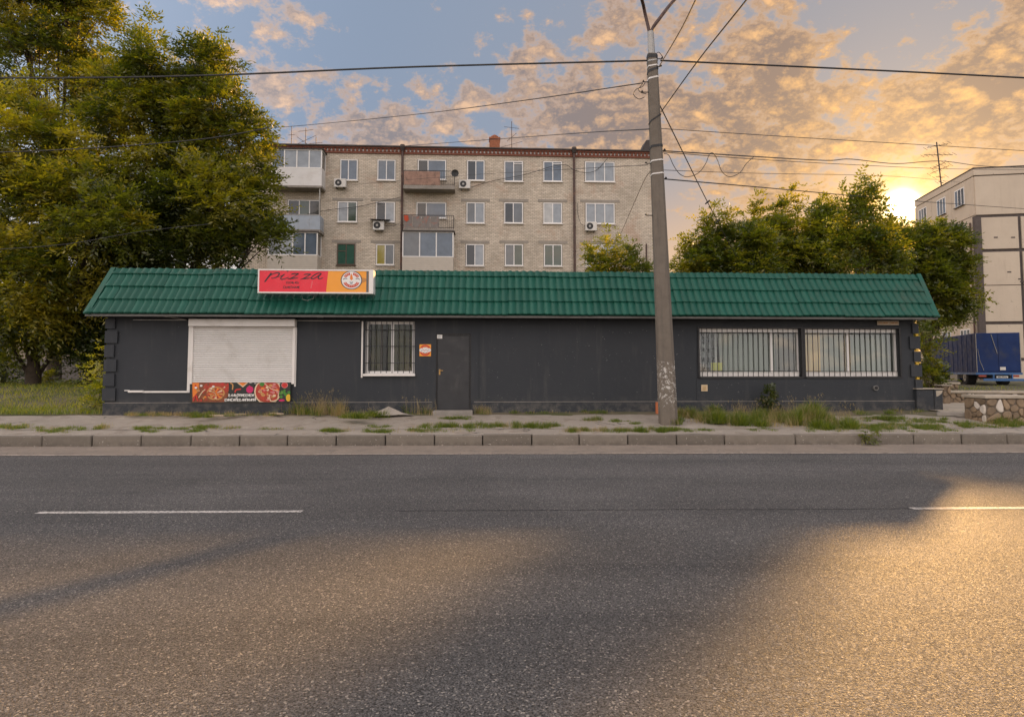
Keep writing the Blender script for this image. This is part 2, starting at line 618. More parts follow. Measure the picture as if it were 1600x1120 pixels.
def stucco_mat():
    m, g, b, co = new_mat('charcoal_stucco')
    n = g.noise(co, 0.7, 7, 0.62)
    c = g.mix(n, (0.018, 0.0215, 0.0265), (0.035, 0.040, 0.047))
    sc = g.n('ShaderNodeMapping')
    sc.inputs['Scale'].default_value = (3.0, 3.0, 0.35)
    g.put(sc.inputs[0], co)
    run = g.step(g.noise(sc.outputs[0], 1.2, 6, 0.7), 0.52, 0.75)
    c = g.mix(g.m('MULTIPLY', run, 0.6), c, (0.062, 0.061, 0.060))
    sp = g.n('ShaderNodeSeparateXYZ')
    g.put(sp.inputs[0], co)
    splash = g.m('MULTIPLY', g.step(sp.outputs[2], 1.0, 0.45), g.step(g.noise(co, 4, 6, 0.7), 0.42, 0.65))
    c = g.mix(g.m('MULTIPLY', splash, 0.6), c, (0.15, 0.135, 0.115))
    specks = g.m('GREATER_THAN', g.noise(co, 22, 3, 0.55), 0.725)
    c = g.mix(g.m('MULTIPLY', specks, 0.6), c, (0.30, 0.29, 0.27))
    g.put(b.inputs['Base Color'], c)
    g.put(b.inputs['Roughness'], g.lin(n, 0.3, 0.7, 0.62, 0.85))
    h = g.m('ADD', g.noise(co, 130, 4, 0.6), g.m('MULTIPLY', g.noise(co, 5, 4, 0.6), 2.5))
    g.put(b.inputs['Normal'], g.bump(h, 0.35, 0.012))
    return m


def brick_mat():
    m, g, b, co = new_mat('silicate_brick')
    bk = g.n('ShaderNodeTexBrick')
    sp = g.n('ShaderNodeSeparateXYZ')
    g.put(sp.inputs[0], co)
    cb = g.n('ShaderNodeCombineXYZ')
    g.put(cb.inputs[0], g.m('ADD', sp.outputs[0], sp.outputs[1]))
    g.put(cb.inputs[1], sp.outputs[2])
    g.put(bk.inputs['Vector'], cb.outputs[0])
    bk.inputs['Scale'].default_value = 1.0
    bk.inputs['Brick Width'].default_value = 0.26
    bk.inputs['Row Height'].default_value = 0.10
    bk.inputs['Mortar Size'].default_value = 0.013
    bk.inputs['Color1'].default_value = (0.71, 0.625, 0.515, 1)
    bk.inputs['Color2'].default_value = (0.54, 0.47, 0.375, 1)
    bk.inputs['Mortar'].default_value = (0.33, 0.28, 0.22, 1)
    n = g.noise(co, 0.45, 6, 0.65)
    c = g.mix(1.0, bk.outputs[0], g.lin(n, 0.25, 0.75, 0.75, 1.2), 'MULTIPLY')
    red = g.step(g.noise(co, 0.5, 7, 0.7, 0.4), 0.52, 0.68)
    c = g.mix(g.m('MULTIPLY', red, 0.45), c, (0.46, 0.28, 0.19))
    c = g.mix(g.m('MULTIPLY', g.step(g.noise(co, 1.3, 7, 0.75), 0.54, 0.7), 0.4), c, (0.25, 0.21, 0.17))
    pale = g.step(g.noise(co, 2.3, 6, 0.7), 0.56, 0.72)
    c = g.mix(g.m('MULTIPLY', pale, 0.35), c, (0.60, 0.55, 0.48))
    g.put(b.inputs['Base Color'], c)
    b.inputs['Roughness'].default_value = 0.9
    h = g.m('ADD', g.m('MULTIPLY', bk.outputs['Fac'], -1.0), g.noise(co, 9, 4, 0.7))
    g.put(b.inputs['Normal'], g.bump(h, 0.6, 0.03))
    return m


def panel_mat():
    m, g, b, co = new_mat('precast_panel')
    n = g.noise(co, 0.55, 7, 0.65)
    c = g.mix(n, (0.46, 0.385, 0.30), (0.62, 0.53, 0.42))
    sc = g.n('ShaderNodeMapping')
    sc.inputs['Scale'].default_value = (2.0, 2.0, 0.25)
    g.put(sc.inputs[0], co)
    run = g.step(g.noise(sc.outputs[0], 1.5, 6, 0.7), 0.52, 0.75)
    c = g.mix(g.m('MULTIPLY', run, 0.3), c, (0.36, 0.29, 0.22))
    bad = g.m('MULTIPLY', g.m('GREATER_THAN', g.noise(co, 6, 4, 0.7), 0.67), g.step(g.noise(co, 0.5, 2), 0.5, 0.6))
    c = g.mix(bad, c, (0.16, 0.13, 0.11))
    g.put(b.inputs['Base Color'], c)
    b.inputs['Roughness'].default_value = 0.9
    g.put(b.inputs['Normal'], g.bump(g.noise(co, 18, 4, 0.6), 0.3, 0.02))
    return m


def pole_mat():
    m, g, b, co = new_mat('weathered_pole_concrete')
    sp = g.n('ShaderNodeSeparateXYZ')
    g.put(sp.inputs[0], co)
    z = sp.outputs[2]
    n = g.noise(co, 4, 7, 0.68)
    c = g.mix(n, (0.105, 0.088, 0.070), (0.215, 0.182, 0.145))
    sc = g.n('ShaderNodeMapping')
    sc.inputs['Scale'].default_value = (9, 9, 0.5)
    g.put(sc.inputs[0], co)
    c = g.mix(g.m('MULTIPLY', g.step(g.noise(sc.outputs[0], 1.0, 5, 0.7), 0.5, 0.75), 0.6), c, (0.085, 0.075, 0.065))
    # torn remains of pasted paper between knee and head height
    band = g.m('MULTIPLY', g.step(z, 0.5, 1.0), g.step(z, 1.9, 1.75))
    torn = g.m('GREATER_THAN', g.m('ADD', g.noise(co, 13, 8, 0.8, 0.3), g.m('MULTIPLY', band, 0.05)), 0.60)
    c = g.mix(g.m('MULTIPLY', torn, band), c, (0.52, 0.50, 0.46))
    g.put(b.inputs['Base Color'], c)
    b.inputs['Roughness'].default_value = 0.88
    g.put(b.inputs['Normal'], g.bump(g.noise(co, 30, 6, 0.7), 0.6, 0.012))
    return m


M = {}
M['asphalt'] = asphalt_mat()
M['gutter'] = gutter_mat()
M['pave'] = pavement_mat()
M['ground'] = ground_mat()
M['paint'] = paint_line_mat()
M['edge'] = edge_line_mat()
M['kerb'] = kerb_mat()
M['stucco'] = stucco_mat()
M['brick'] = brick_mat()
M['panel'] = panel_mat()
M['pole'] = pole_mat()
M['green'] = mat('green_coated_steel', (0.010, 0.085, 0.058), 0.46, 0.16, 2.2, 0.04, 60, spec=0.32, dirt=(0.055, 0.075, 0.052), dirt_amt=0.55, obj_var=0.12, rvar=0.08)
M['white_plastic'] = mat('white_plastic', (0.74, 0.71, 0.67), 0.4, 0.05, 3, dirt=(0.42, 0.37, 0.30), dirt_amt=0.35)
M['shutter'] = mat('white_enamelled_slat', (0.72, 0.70, 0.67), 0.38, 0.04, 2.5, dirt=(0.45, 0.41, 0.36), dirt_amt=0.35, obj_var=0.04)
M['dark_door'] = mat('black_painted_steel', (0.026, 0.027, 0.030), 0.5, 0.25, 1.6, 0.08, 25, dirt=(0.075, 0.072, 0.068), dirt_amt=0.6)
M['black'] = mat('black_steel', (0.009, 0.009, 0.010), 0.5, 0.2, 8)
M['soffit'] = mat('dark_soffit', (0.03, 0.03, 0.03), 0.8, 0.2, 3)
M['bare_wood'] = mat('sun_bleached_wood', (0.42, 0.33, 0.22), 0.8, 0.18, 9, 0.3, 30)
M['fascia'] = mat('grey_edge_strip', (0.12, 0.115, 0.105), 0.5, 0.2, 6)
M['steel'] = mat('dull_galvanised_steel', (0.33, 0.32, 0.30), 0.5, 0.15, 10, metal=0.6)
M['rusty_steel'] = mat('brown_painted_pipe', (0.065, 0.035, 0.028), 0.55, 0.3, 5, dirt=(0.22, 0.10, 0.05), dirt_amt=0.6)
M['cable'] = mat('black_cable_sheath', (0.025, 0.024, 0.023), 0.6, 0.1, 5)
M['concrete'] = mat('grey_concrete', (0.27, 0.245, 0.215), 0.88, 0.22, 3, 0.5, 30, dirt=(0.14, 0.12, 0.10), dirt_amt=0.5)
M['lintel'] = mat('lintel_concrete', (0.30, 0.27, 0.23), 0.88, 0.15, 3, 0.4, 25)
M['cornice'] = mat('red_brick_cornice', (0.20, 0.075, 0.048), 0.85, 0.3, 6, 0.4, 30)
M['roof_felt'] = mat('dark_roof_sheet', (0.05, 0.04, 0.036), 0.7, 0.2, 2)
M['red_brick'] = mat('orange_red_brick', (0.30, 0.11, 0.055), 0.9, 0.35, 10, 0.6, 35)
M['pvc'] = mat('white_window_profile', (0.78, 0.76, 0.73), 0.35, 0.04, 4, dirt=(0.5, 0.45, 0.4), dirt_amt=0.2)
M['old_wood'] = mat('brown_window_wood', (0.10, 0.065, 0.045), 0.65, 0.25, 8)
M['white_sheet'] = mat('white_cladding', (0.66, 0.65, 0.63), 0.5, 0.06, 2, dirt=(0.45, 0.41, 0.36), dirt_amt=0.35)
M['blue_sheet'] = mat('blue_grey_sheet', (0.34, 0.39, 0.45), 0.55, 0.10, 2, dirt=(0.25, 0.22, 0.19), dirt_amt=0.5)
M['siding'] = mat('beige_siding', (0.52, 0.47, 0.40), 0.6, 0.08, 3)
M['rust_panel'] = mat('rust_streaked_panel', (0.30, 0.185, 0.14), 0.85, 0.4, 3, 0.3, 20, dirt=(0.13, 0.085, 0.065), dirt_amt=0.95)
M['grey_panel'] = mat('rusting_grey_panel', (0.20, 0.18, 0.165), 0.8, 0.25, 4, dirt=(0.38, 0.11, 0.06), dirt_amt=0.95)
M['ac'] = mat('off_white_casing', (0.62, 0.60, 0.56), 0.5, 0.06, 5, dirt=(0.4, 0.36, 0.3), dirt_amt=0.4)
M['seam'] = mat('dark_bitumen_seam', (0.085, 0.068, 0.062), 0.8, 0.25, 4, 0.4, 20)
M['truck'] = mat('deep_blue_truck_paint', (0.008, 0.028, 0.115), 0.55, 0.22, 1.5, 0.05, 30, spec=0.25, dirt=(0.05, 0.055, 0.08), dirt_amt=0.7)
M['truck_lite'] = mat('blue_truck_frame_paint', (0.035, 0.12, 0.30), 0.45, 0.15, 3, dirt=(0.1, 0.09, 0.08), dirt_amt=0.5)
M['rubber'] = mat('tyre_rubber', (0.02, 0.019, 0.018), 0.85, 0.2, 12)
M['red_lens'] = mat('red_lamp_lens', (0.30, 0.04, 0.015), 0.3, 0.1, 8)
M['plate'] = mat('white_number_plate', (0.66, 0.63, 0.58), 0.5, 0.05, 8)
M['ink'] = mat('black_print', (0.02, 0.014, 0.018), 0.5, 0.05, 8)
M['red'] = mat('red_sign_face', (0.74, 0.022, 0.045), 0.35, 0.05, 2.5, spec=0.4)
M['orange'] = mat('orange_sign_face', (0.85, 0.34, 0.035), 0.35, 0.05, 2.5, spec=0.4)
M['tan'] = mat('tan_print', (0.52, 0.22, 0.045), 0.4, 0.1, 9)
M['white'] = mat('white_print', (0.76, 0.74, 0.70), 0.45, 0.05, 9)
M['red_print'] = mat('red_print', (0.55, 0.025, 0.02), 0.4, 0.12, 15)
M['flame'] = mat('orange_print', (0.75, 0.20, 0.02), 0.4, 0.1, 15)
M['grey_print'] = mat('grey_print', (0.36, 0.38, 0.40), 0.5, 0.1, 15)
M['navy'] = mat('dark_ring_print', (0.05, 0.03, 0.04), 0.5, 0.1, 15)
M['ban_dark'] = mat('dark_banner_print', (0.018, 0.02, 0.018), 0.45, 0.3, 12)
M['crust'] = mat('crust_print', (0.52, 0.26, 0.08), 0.45, 0.30, 26)
M['sauce'] = mat('tomato_print', (0.40, 0.045, 0.02), 0.45, 0.45, 30)
M['brown_p'] = mat('brown_print', (0.22, 0.06, 0.02), 0.45, 0.4, 20)
M['cream_p'] = mat('cream_print', (0.72, 0.55, 0.36), 0.45, 0.2, 25)
M['magenta'] = mat('magenta_print', (0.55, 0.01, 0.12), 0.45, 0.1, 20)
M['pink_p'] = mat('pink_ham_print', (0.60, 0.20, 0.19), 0.45, 0.3, 25)
M['herb'] = mat('green_herb_print', (0.05, 0.20, 0.02), 0.45, 0.4, 25)
M['yellow_p'] = mat('yellow_print', (0.68, 0.42, 0.02), 0.45, 0.15, 25)
M['foam'] = mat('yellow_foam', (0.62, 0.40, 0.05), 0.9, 0.2, 15)
M['cream_vent'] = mat('cream_plastic', (0.62, 0.48, 0.30), 0.5, 0.1, 8)
M['beige'] = mat('beige_plaque', (0.52, 0.43, 0.32), 0.5, 0.1, 8)
M['brass'] = mat('worn_brass', (0.42, 0.26, 0.10), 0.35, 0.2, 20, metal=0.8)
M['curtain'] = mat('pale_curtain_cloth', (0.29, 0.31, 0.255), 0.9, 0.08, 3)
M['gold_light_curtain'] = mat('gold_light_curtain_cloth', (0.66, 0.45, 0.18), 0.85, 0.1, 3)  # curtain cloth with warm reflected light painted into its colour
M['screen'] = mat('brown_blind_cloth', (0.13, 0.11, 0.085), 0.9, 0.1, 6)
M['yellow_box'] = mat('yellow_cardboard', (0.55, 0.50, 0.03), 0.6, 0.08, 6)
M['shelf'] = mat('dark_shelf_board', (0.045, 0.04, 0.036), 0.7, 0.2, 6)
M['jar'] = mat('pale_jar', (0.45, 0.46, 0.45), 0.4, 0.15, 12, obj_var=0.5)
M['bark'] = mat('dark_bark', (0.06, 0.043, 0.03), 0.95, 0.35, 5, 0.9, 14)
M['bark2'] = mat('grey_bark', (0.09, 0.07, 0.05), 0.95, 0.3, 5, 0.9, 14)
M['stone_a'] = mat('brown_field_stone', (0.23, 0.165, 0.105), 0.85, 0.3, 5, 0.5, 18, obj_var=0.32)
M['stone_b'] = mat('white_quartz_stone', (0.58, 0.52, 0.45), 0.8, 0.15, 6, 0.4, 18, obj_var=0.12)
M['mortar'] = mat('stone_wall_mortar', (0.15, 0.12, 0.09), 0.95, 0.25, 9, 0.7, 25)
M['cap'] = mat('concrete_coping', (0.40, 0.345, 0.27), 0.85, 0.2, 5, 0.4, 25)
M['pale_wall'] = mat('pale_plaster', (0.42, 0.34, 0.26), 0.9, 0.12, 2)
M['grey_plinth'] = mat('grey_plinth_plaster', (0.17, 0.15, 0.14), 0.9, 0.15, 2)
M['sand'] = mat('spilled_cement_sand', (0.34, 0.30, 0.255), 0.95, 0.18, 4, 0.4, 30)
M['orange_plastic'] = mat('faded_orange_plastic', (0.48, 0.14, 0.05), 0.6, 0.15, 8)
M['chips'] = mat('gravel_chip', (0.20, 0.17, 0.14), 0.9, 0.45, 3, obj_var=0.4)
M['glass'] = glass_mat('window_glass', (0.80, 0.85, 0.84), 0.16)
M['glass_dark'] = glass_mat('tinted_window_glass', (0.72, 0.76, 0.68), 0.07)
PANES = []
for nm, cl in (('blue_grey', (0.095, 0.125, 0.165)), ('curtained', (0.25, 0.275, 0.30)), ('dim', (0.022, 0.024, 0.026)), ('pale', (0.40, 0.40, 0.385)), ('mid', (0.11, 0.12, 0.13)), ('greenish', (0.045, 0.07, 0.055))):
    PANES.append(mat(nm + '_window_pane', cl, 0.08, 0.28, 1.6, spec=0.6, coat=0.25, rvar=0.03))
M['pane_green'] = mat('green_curtain_pane', (0.035, 0.10, 0.075), 0.1, 0.2, 2, spec=0.8, coat=0.6)
M['pane_yellow'] = mat('yellow_blind_pane', (0.26, 0.21, 0.015), 0.15, 0.1, 2, spec=0.8, coat=0.5)
M['leaf_l'] = leaf_mat('locust_leaf', (0.022, 0.036, 0.010), (0.098, 0.116, 0.019), (0.26, 0.225, 0.028), 0.5)
M['leaf_sun_paint'] = leaf_mat('sun_painted_locust_leaf', (0.028, 0.043, 0.010), (0.135, 0.148, 0.021), (0.36, 0.29, 0.034), 0.5)  # locust leaf copy with golden sunlight painted into its colour
M['leaf_d'] = leaf_mat('deep_green_leaf', (0.024, 0.040, 0.012), (0.055, 0.075, 0.018), (0.12, 0.115, 0.024), 0.45)
M['leaf_r'] = leaf_mat('bright_green_leaf', (0.030, 0.048, 0.010), (0.098, 0.120, 0.019), (0.22, 0.195, 0.026), 0.52)
M['grass'] = leaf_mat('grass_blade', (0.050, 0.085, 0.014), (0.115, 0.165, 0.024), (0.24, 0.24, 0.05), 0.55)
M['sun_painted_grass'] = leaf_mat('sun_painted_grass_blade', (0.075, 0.110, 0.014), (0.20, 0.22, 0.024), (0.42, 0.36, 0.05), 0.55)  # brighter grass copy, golden sunlight painted into the blades
M['straw'] = leaf_mat('dry_straw', (0.20, 0.15, 0.08), (0.32, 0.24, 0.13), (0.45, 0.35, 0.21), 0.35)

# ================================================================== THE SETTING
R = Frame(0, 13.73, 1.25)        # line of the kerb face
K = Frame(0, 16.92, 2.9)         # front wall of the kiosk
B = Frame(0, 44.0, 3.0)          # facade of the apartment block


def sstep(a, b, x):
    t = np.clip((x - a) / (b - a), 0, 1)
    return t * t * (3 - 2 * t)


def gz(x, y):
    """height of the land beyond the pavement"""
    z = 0.50 + np.clip(y - 17, 0, 30) * 0.011
    z = z + sstep(-9.0, -12.0, x) * 0.42 * sstep(16.8, 23, y)
    return z


def axis(parts):
    out = []
    for a, b, n in parts:
        out += list(np.linspace(a, b, n, endpoint=False))
    out.append(parts[-1][1])
    return out


def grid_mesh(name, xs, ys, fz, m, kind='structure', parent=None):
    vs = [(x, y, float(fz(x, y))) for y in ys for x in xs]
    nx = len(xs)
    fs = [(j * nx + i, j * nx + i + 1, (j + 1) * nx + i + 1, (j + 1) * nx + i) for j in range(len(ys) - 1) for i in range(nx - 1)]
    me = D.meshes.new(name)
    me.from_pydata(vs, [], fs)
    me.materials.append(m)
    me.polygons.foreach_set('use_smooth', [True] * len(fs))
    return link(name, me, parent, kind)


ground = grid_mesh('ground', axis([(-900, -60, 8), (-60, -24, 12), (-24, 30, 90), (30, 70, 10), (70, 900, 8)]), axis([(-500, -40, 6), (-40, 15.9, 10), (15.9, 16.9, 2), (16.9, 32, 40), (32, 70, 14), (70, 1500, 10)]),
                   lambda x, y: -0.35 if y < 15.95 else gz(x, y) - (0.06 if y < 16.5 else 0) + 0.02 * math.sin(x * 1.7) * math.sin(y * 1.3), M['ground'])

# road, its markings and the sandy gutter lie in the kerb's frame (v < 0 is the roadway)
road = thing('road', kind='structure', loc=R.o, rz=R.a)
MB().add([(-160, -60, 0), (160, -60, 0), (160, 0.02, 0), (-160, 0.02, 0)], [(0, 1, 2, 3)]).build('carriageway', M['asphalt'], road, fix=False)


def strip(u0, u1, v0f, v1f, z, step=0.12):
    """a sheet with slightly wandering edges"""
    n = max(2, int((u1 - u0) / step))
    mb = MB()
    us = np.linspace(u0, u1, n + 1)
    a = [(u, v0f(u), z) for u in us]
    b = [(u, v1f(u), z) for u in us]
    mb.add(a + b, [(i, i + 1, n + 2 + i, n + 1 + i) for i in range(n)])
    return mb


def wob(seed, amp, sc=1.0):
    r = random.Random(seed)
    ph = [r.uniform(0, 6.28) for _ in range(5)]
    fr = [0.4 * sc, 1.1 * sc, 2.7 * sc, 6.3 * sc, 13 * sc]
    return lambda u: amp * sum(math.sin(u * f + p) / (1 + i * 0.6) for i, (f, p) in enumerate(zip(fr, ph))) * 0.5


def road_v(py, px=800):
    d = ray(px, py)
    p = EYE + d * (-EYE.z / d.z)
    return (p - R.o).dot(R.e2), (p - R.o).dot(R.e1)


gv = road_v(709.5)[0]
w1, w2, w3 = wob(3, 0.05), wob(5, 0.025), wob(9, 0.02, 2)
strip(-40, 40, lambda u: gv + w1(u), lambda u: 0.03, 0.004).build('gutter_strip', M['gutter'], road, fix=False)
strip(-40, 40, lambda u: gv - 0.05 + w1(u) * 0.6, lambda u: gv + 0.055 + w1(u) * 0.6 + w3(u), 0.008).build('edge_line', M['edge'], road, fix=False)
for (xa, xb) in ((-420, -60), (57, 471), (1427, 1840)):
    v, ua = road_v(800.5 - (xa - 264) * 0.004, xa)
    v2, ub = road_v(800.5 - (xb - 264) * 0.004, xb)
    vm_ = road_v(800.0, 264)[0]
    strip(ua, ub, lambda u: vm_ - 0.055 + w3(u * 3) * 0.3, lambda u: vm_ + 0.05 + w3(u * 3 + 4) * 0.3, 0.004, 0.05).build('lane_marking', M['paint'], road, fix=False)
jv = road_v(797.5, 800)[0]
jw = wob(21, 0.02, 2)
strip(-1.5, 5.0, lambda u: jv - 0.007 + jw(u), lambda u: jv + 0.006 + jw(u) + 0.004 * math.sin(u * 40), 0.004, 0.03).build('road_joint', M['black'], road, fix=False)

# kerb: one stone after another
kerb = thing('kerb', kind='structure', loc=R.o, rz=R.a)
jx = [65, 143, 220, 298, 374, 449, 525, 602, 679, 754, 831, 905, 981, 1057, 1132, 1243, 1352, 1428, 1503, 1574]
ju = [R.u(x, 687) for x in jx]
while ju[0] > -18: ju.insert(0, ju[0] - 1.04)
while ju[-1] < 18: ju.append(ju[-1] + 1.04)
KH = 0.225
rk = random.Random(4)
for a, b in zip(ju[:-1], ju[1:]):
    mb = MB().cbox(0.011, b - a - 0.011, 0, 0.15, -0.12, KH + rk.uniform(-0.008, 0.008), 0.016)
    o = mb.build('kerb_stone', M['kerb'], kerb)
    o.location = (a, rk.uniform(-0.008, 0.01), 0)
    o.rotation_euler = (rk.uniform(-.012, .012), rk.uniform(-.004, .004), rk.uniform(-.006, .006))


# pavement: a narrow edge strip, a joint, then the footway rising to the wall
def pav_z(u, v):
    base = KH - 0.015 + np.clip(v - 0.15, 0, 2.75) / 2.75 * 0.275
    return base + 0.008 * np.sin(u * 1.9 + v) * np.sin(v * 2.3 + 1) + 0.006 * np.sin(u * 5.3) * np.sin(v * 4.1)


pav = thing('pavement', kind='structure', loc=R.o, rz=R.a)
us = axis([(-30, -13, 10), (-13, 16, 110), (16, 40, 10)])
sl_ = []
for (v0, v1, nm) in ((0.155, 0.78, 'edge_slab'), (0.81, 1.95, 'footway_slab'), (1.955, 2.7, 'wall_side_strip')):
    vs_ = list(np.linspace(v0, v1, 8))
    o = grid_mesh(nm, us, vs_, lambda x, y: pav_z(x, y) + (0.0 if nm != 'wall_side_strip' else -0.006), M['pave'], None, pav)
    sl_.append(o)
grid_mesh('joint_bed', us, [0.14, 0.5, 0.79, 1.4, 3.2, 3.9], lambda x, y: pav_z(x, min(y, 2.9)) - 0.03, M['gutter'], None, pav)


def PW(u, v):
    """world point on the pavement"""
    return R.w(u, v, float(pav_z(u, v)))


def pav_at(px, py):
    """world point of the pavement seen at a pixel"""
    d = ray(px, py)
    t = 10.0
    for _ in range(40):
        p = EYE + d * t
        u, v = (p - R.o).dot(R.e1), (p - R.o).dot(R.e2)
        z = float(pav_z(u, v)) if v < 2.9 else float(gz(p.x, p.y))
        t += (p.z - z) / (-d.z) * 0.8 if d.z < -1e-4 else 0
    return EYE + d * t


# right-hand yard: sunlit paved apron between the kiosk and the stone walls
M['yard'] = mat('yard_concrete', (0.42, 0.36, 0.28), 0.85, 0.2, 1.2, 0.4, 20, dirt=(0.16, 0.13, 0.10), dirt_amt=0.6)
grid_mesh('yard_paving', axis([(11.25, 26, 24)]), axis([(16.15, 22.5, 14)]),
          lambda x, y: max(float(pav_z(x, min(y - 13.73 - x * 0.0218, 2.9))) + 0.012, float(gz(x, y)) + 0.03 if y > 16.9 else 0), M['yard'])

# ================================================================== KIOSK
kiosk = K.empty('pizza_kiosk', label='long low charcoal takeaway kiosk with green tiled mansard roof', cat='kiosk')
GB = 0.40                                                    # walls start below the paving
uL, uR = K.u(166, 560), K.u(1429, 560)
WT = 3.45
w1r = K.rect(570, 502, 648, 584)
dr = K.rect(681, 521, 736, 641)
bwA, bwB = K.rect(1093, 513, 1252, 588), K.rect(1258, 514.5, 1405, 588.5)
bz0, bz1 = min(bwA[2], bwB[2]), max(bwA[3], bwB[3])
TH = 0.30
wl = MB()
wl.box(uL, w1r[0], 0, TH, GB, WT)
wl.box(w1r[0], w1r[1], 0, TH, GB, w1r[2]); wl.box(w1r[0], w1r[1], 0, TH, w1r[3], WT)
wl.box(w1r[1], dr[0], 0, TH, GB, WT)
wl.box(dr[0], dr[1], 0, TH, dr[3], WT)
wl.box(dr[1], bwA[0], 0, TH, GB, WT)
wl.box(bwA[0], bwB[1], 0, TH, GB, bz0); wl.box(bwA[0], bwB[1], 0, TH, bz1, WT)
wl.box(bwA[1], bwB[0], 0.05, TH, bz0, bz1)
wl.box(bwB[1], uR, 0, TH, GB, WT)
KD = 6.0
wl.box(uL, uL + TH, TH, KD, GB, WT); wl.box(uR - TH, uR, TH, KD, GB, WT); wl.box(uL + TH, uR - TH, KD - TH, KD, GB, WT)
wl.box(bwA[0] - 0.6, bwA[0] - 0.5, TH, KD - TH, GB, WT); wl.box(dr[1] + 0.3, dr[1] + 0.4, TH, KD - TH, GB, WT)
wl.build('wall', M['stucco'], kiosk)
MB().box(uL + TH, uR - TH, TH, KD - TH, GB, 0.62).build('floor_slab', M['concrete'], kiosk)
# plinth with its thin pale top edge; raised render panels between door and windows
pz = K.uz(800, 628)[1]
for (a, b) in ((uL - 0.035, dr[0] - 0.05), (dr[1] + 0.03, uR + 0.035)):
    MB().cbox(a, b, -0.035, -0.001, GB, pz, 0.012).build('plinth', M['stucco'], kiosk)
    MB().box(a + 0.05, b - 0.05, -0.026, -0.002, pz + 0.001, pz + 0.012).build('plinth_edge', M['concrete'], kiosk)
pa = K.rect(749, 507, 1087, 627)
MB().box(pa[0], pa[1], -0.022, -0.001, pz + 0.014, pa[3]).build('render_panel', M['stucco'], kiosk)
pb = K.rect(1088, 592, 1413, 627)
MB().box(pb[0], pb[1], -0.028, -0.001, pz + 0.014, pb[3]).build('render_panel', M['stucco'], kiosk)
# corner quoins
for (x0, y0, x1, y1) in ((167, 498, 181, 513.5), (165.5, 517, 185, 536), (165, 539, 179.5, 558), (164, 561.5, 183, 580.5), (162.5, 584, 180, 603), (161, 606.5, 181.5, 626)):
    r = K.rect(x0, y0, x1, y1)
    MB().box(min(r[0], uL - 0.03), r[1], -0.05, 0.33, r[2], r[3]).build('quoin', M['stucco'], kiosk)
for (x0, y0, x1, y1) in ((1424, 506, 1433.5, 521), (1420, 526, 1436, 545), (1426.5, 549, 1437, 565), (1422, 570, 1439, 588.5), (1429, 593, 1440, 607)):
    r = K.rect(x0, y0, x1, y1)
    MB().box(r[0], max(r[1], uR + 0.07), -0.05, 0.33, r[2], r[3]).build('quoin', M['stucco'], kiosk)
for (x0, y0, x1, y1) in ((1430.5, 521.5, 1434, 525), (1430.5, 545.5, 1434.5, 548.5), (1431, 565.5, 1435, 569.5), (1432, 589, 1436, 592.5)):
    r = K.rect(x0, y0, x1, y1)
    MB().box(r[0], r[1], -0.02, 0.05, r[2], r[3]).build('foam_joint', M['foam'], kiosk)

# ---- mansard roof
vE, vT = -0.55, 0.28
eL, eR = K.uz(132, 488.5, vE), K.uz(1466, 495.5, vE)
tL, tR = K.uz(176, 421, vT), K.uz(1436, 431.5, vT)
ze = (eL[1] + eR[1]) / 2
zt = (tL[1] + tR[1]) / 2
slope = Vector((0, vT - vE, zt - ze))
SL = slope.length
sdir = slope.normalized()
snor = Vector((0, -sdir.z, sdir.y))                         # outward
rf = MB()
VB = KD + 0.55
# backing sheets below the tiles, hipped ends, rear slope and flat top
rf.add([(eL[0], vE + .03, ze - .02), (eR[0], vE + .03, ze - .02), (tR[0], vT + .03, zt - .02), (tL[0], vT + .03, zt - .02),
        (eL[0], VB, ze - .02), (eR[0], VB, ze - .02), (tR[0], VB - .8, zt - .02), (tL[0], VB - .8, zt - .02)],
       [(0, 1, 2, 3), (3, 2, 6, 7), (1, 5, 6, 2), (4, 0, 3, 7), (5, 4, 7, 6)])
rf.build('roof_sheet', M['green'], kiosk)
MB().add([(eL[0] + .02, vE + .05, ze - .035), (eR[0] - .02, vE + .05, ze - .035), (eR[0] - .02, VB, ze - .035), (eL[0] + .02, VB, ze - .035)], [(0, 3, 2, 1)]).build('soffit', M['soffit'], kiosk, fix=False)
MB().box(eL[0], eR[0], vE + .02, vE + .05, ze - .075, ze - .02).build('fascia', M['fascia'], kiosk)
MB().box(uL, uR, -.02, -.001, WT - .32, WT - .02).build('eave_shade_strip', M['soffit'], kiosk)  # dark strip painted on the wall for shade under the eaves
# tiles
TP = 0.1845
NT = int((eR[0] - eL[0]) / TP)
top_h = 0.17
ROW = (SL - top_h) / 3.0


def tile_mesh(h, name):
    seg = 8
    xs = [i / seg for i in range(seg + 1)]
    prof = [(0.5 - 0.5 * math.cos(2 * math.pi * (x ** 0.8))) ** 0.7 for x in xs]
    mb = MB()
    rows = []
    for (s, lift) in ((h + 0.02, 0.004), (h * 0.5, 0.012), (0.03, 0.044), (0.0, 0.042), (0.006, -0.008)):
        rows.append([])
        for x, p in zip(xs, prof):
            ss = s - (0.045 * p if s < 0.05 else 0)
            q = sdir * ss + snor * (0.048 * p + lift)
            mb.v.append((x * TP, q.y, q.z))
            rows[-1].append(len(mb.v) - 1)
    for r in range(len(rows) - 1):
        for i in range(seg):
            mb.f.append((rows[r][i], rows[r + 1][i], rows[r + 1][i + 1], rows[r][i + 1]))
            mb.mi.append(0)
    return mb.mesh(M['green'], True, name)


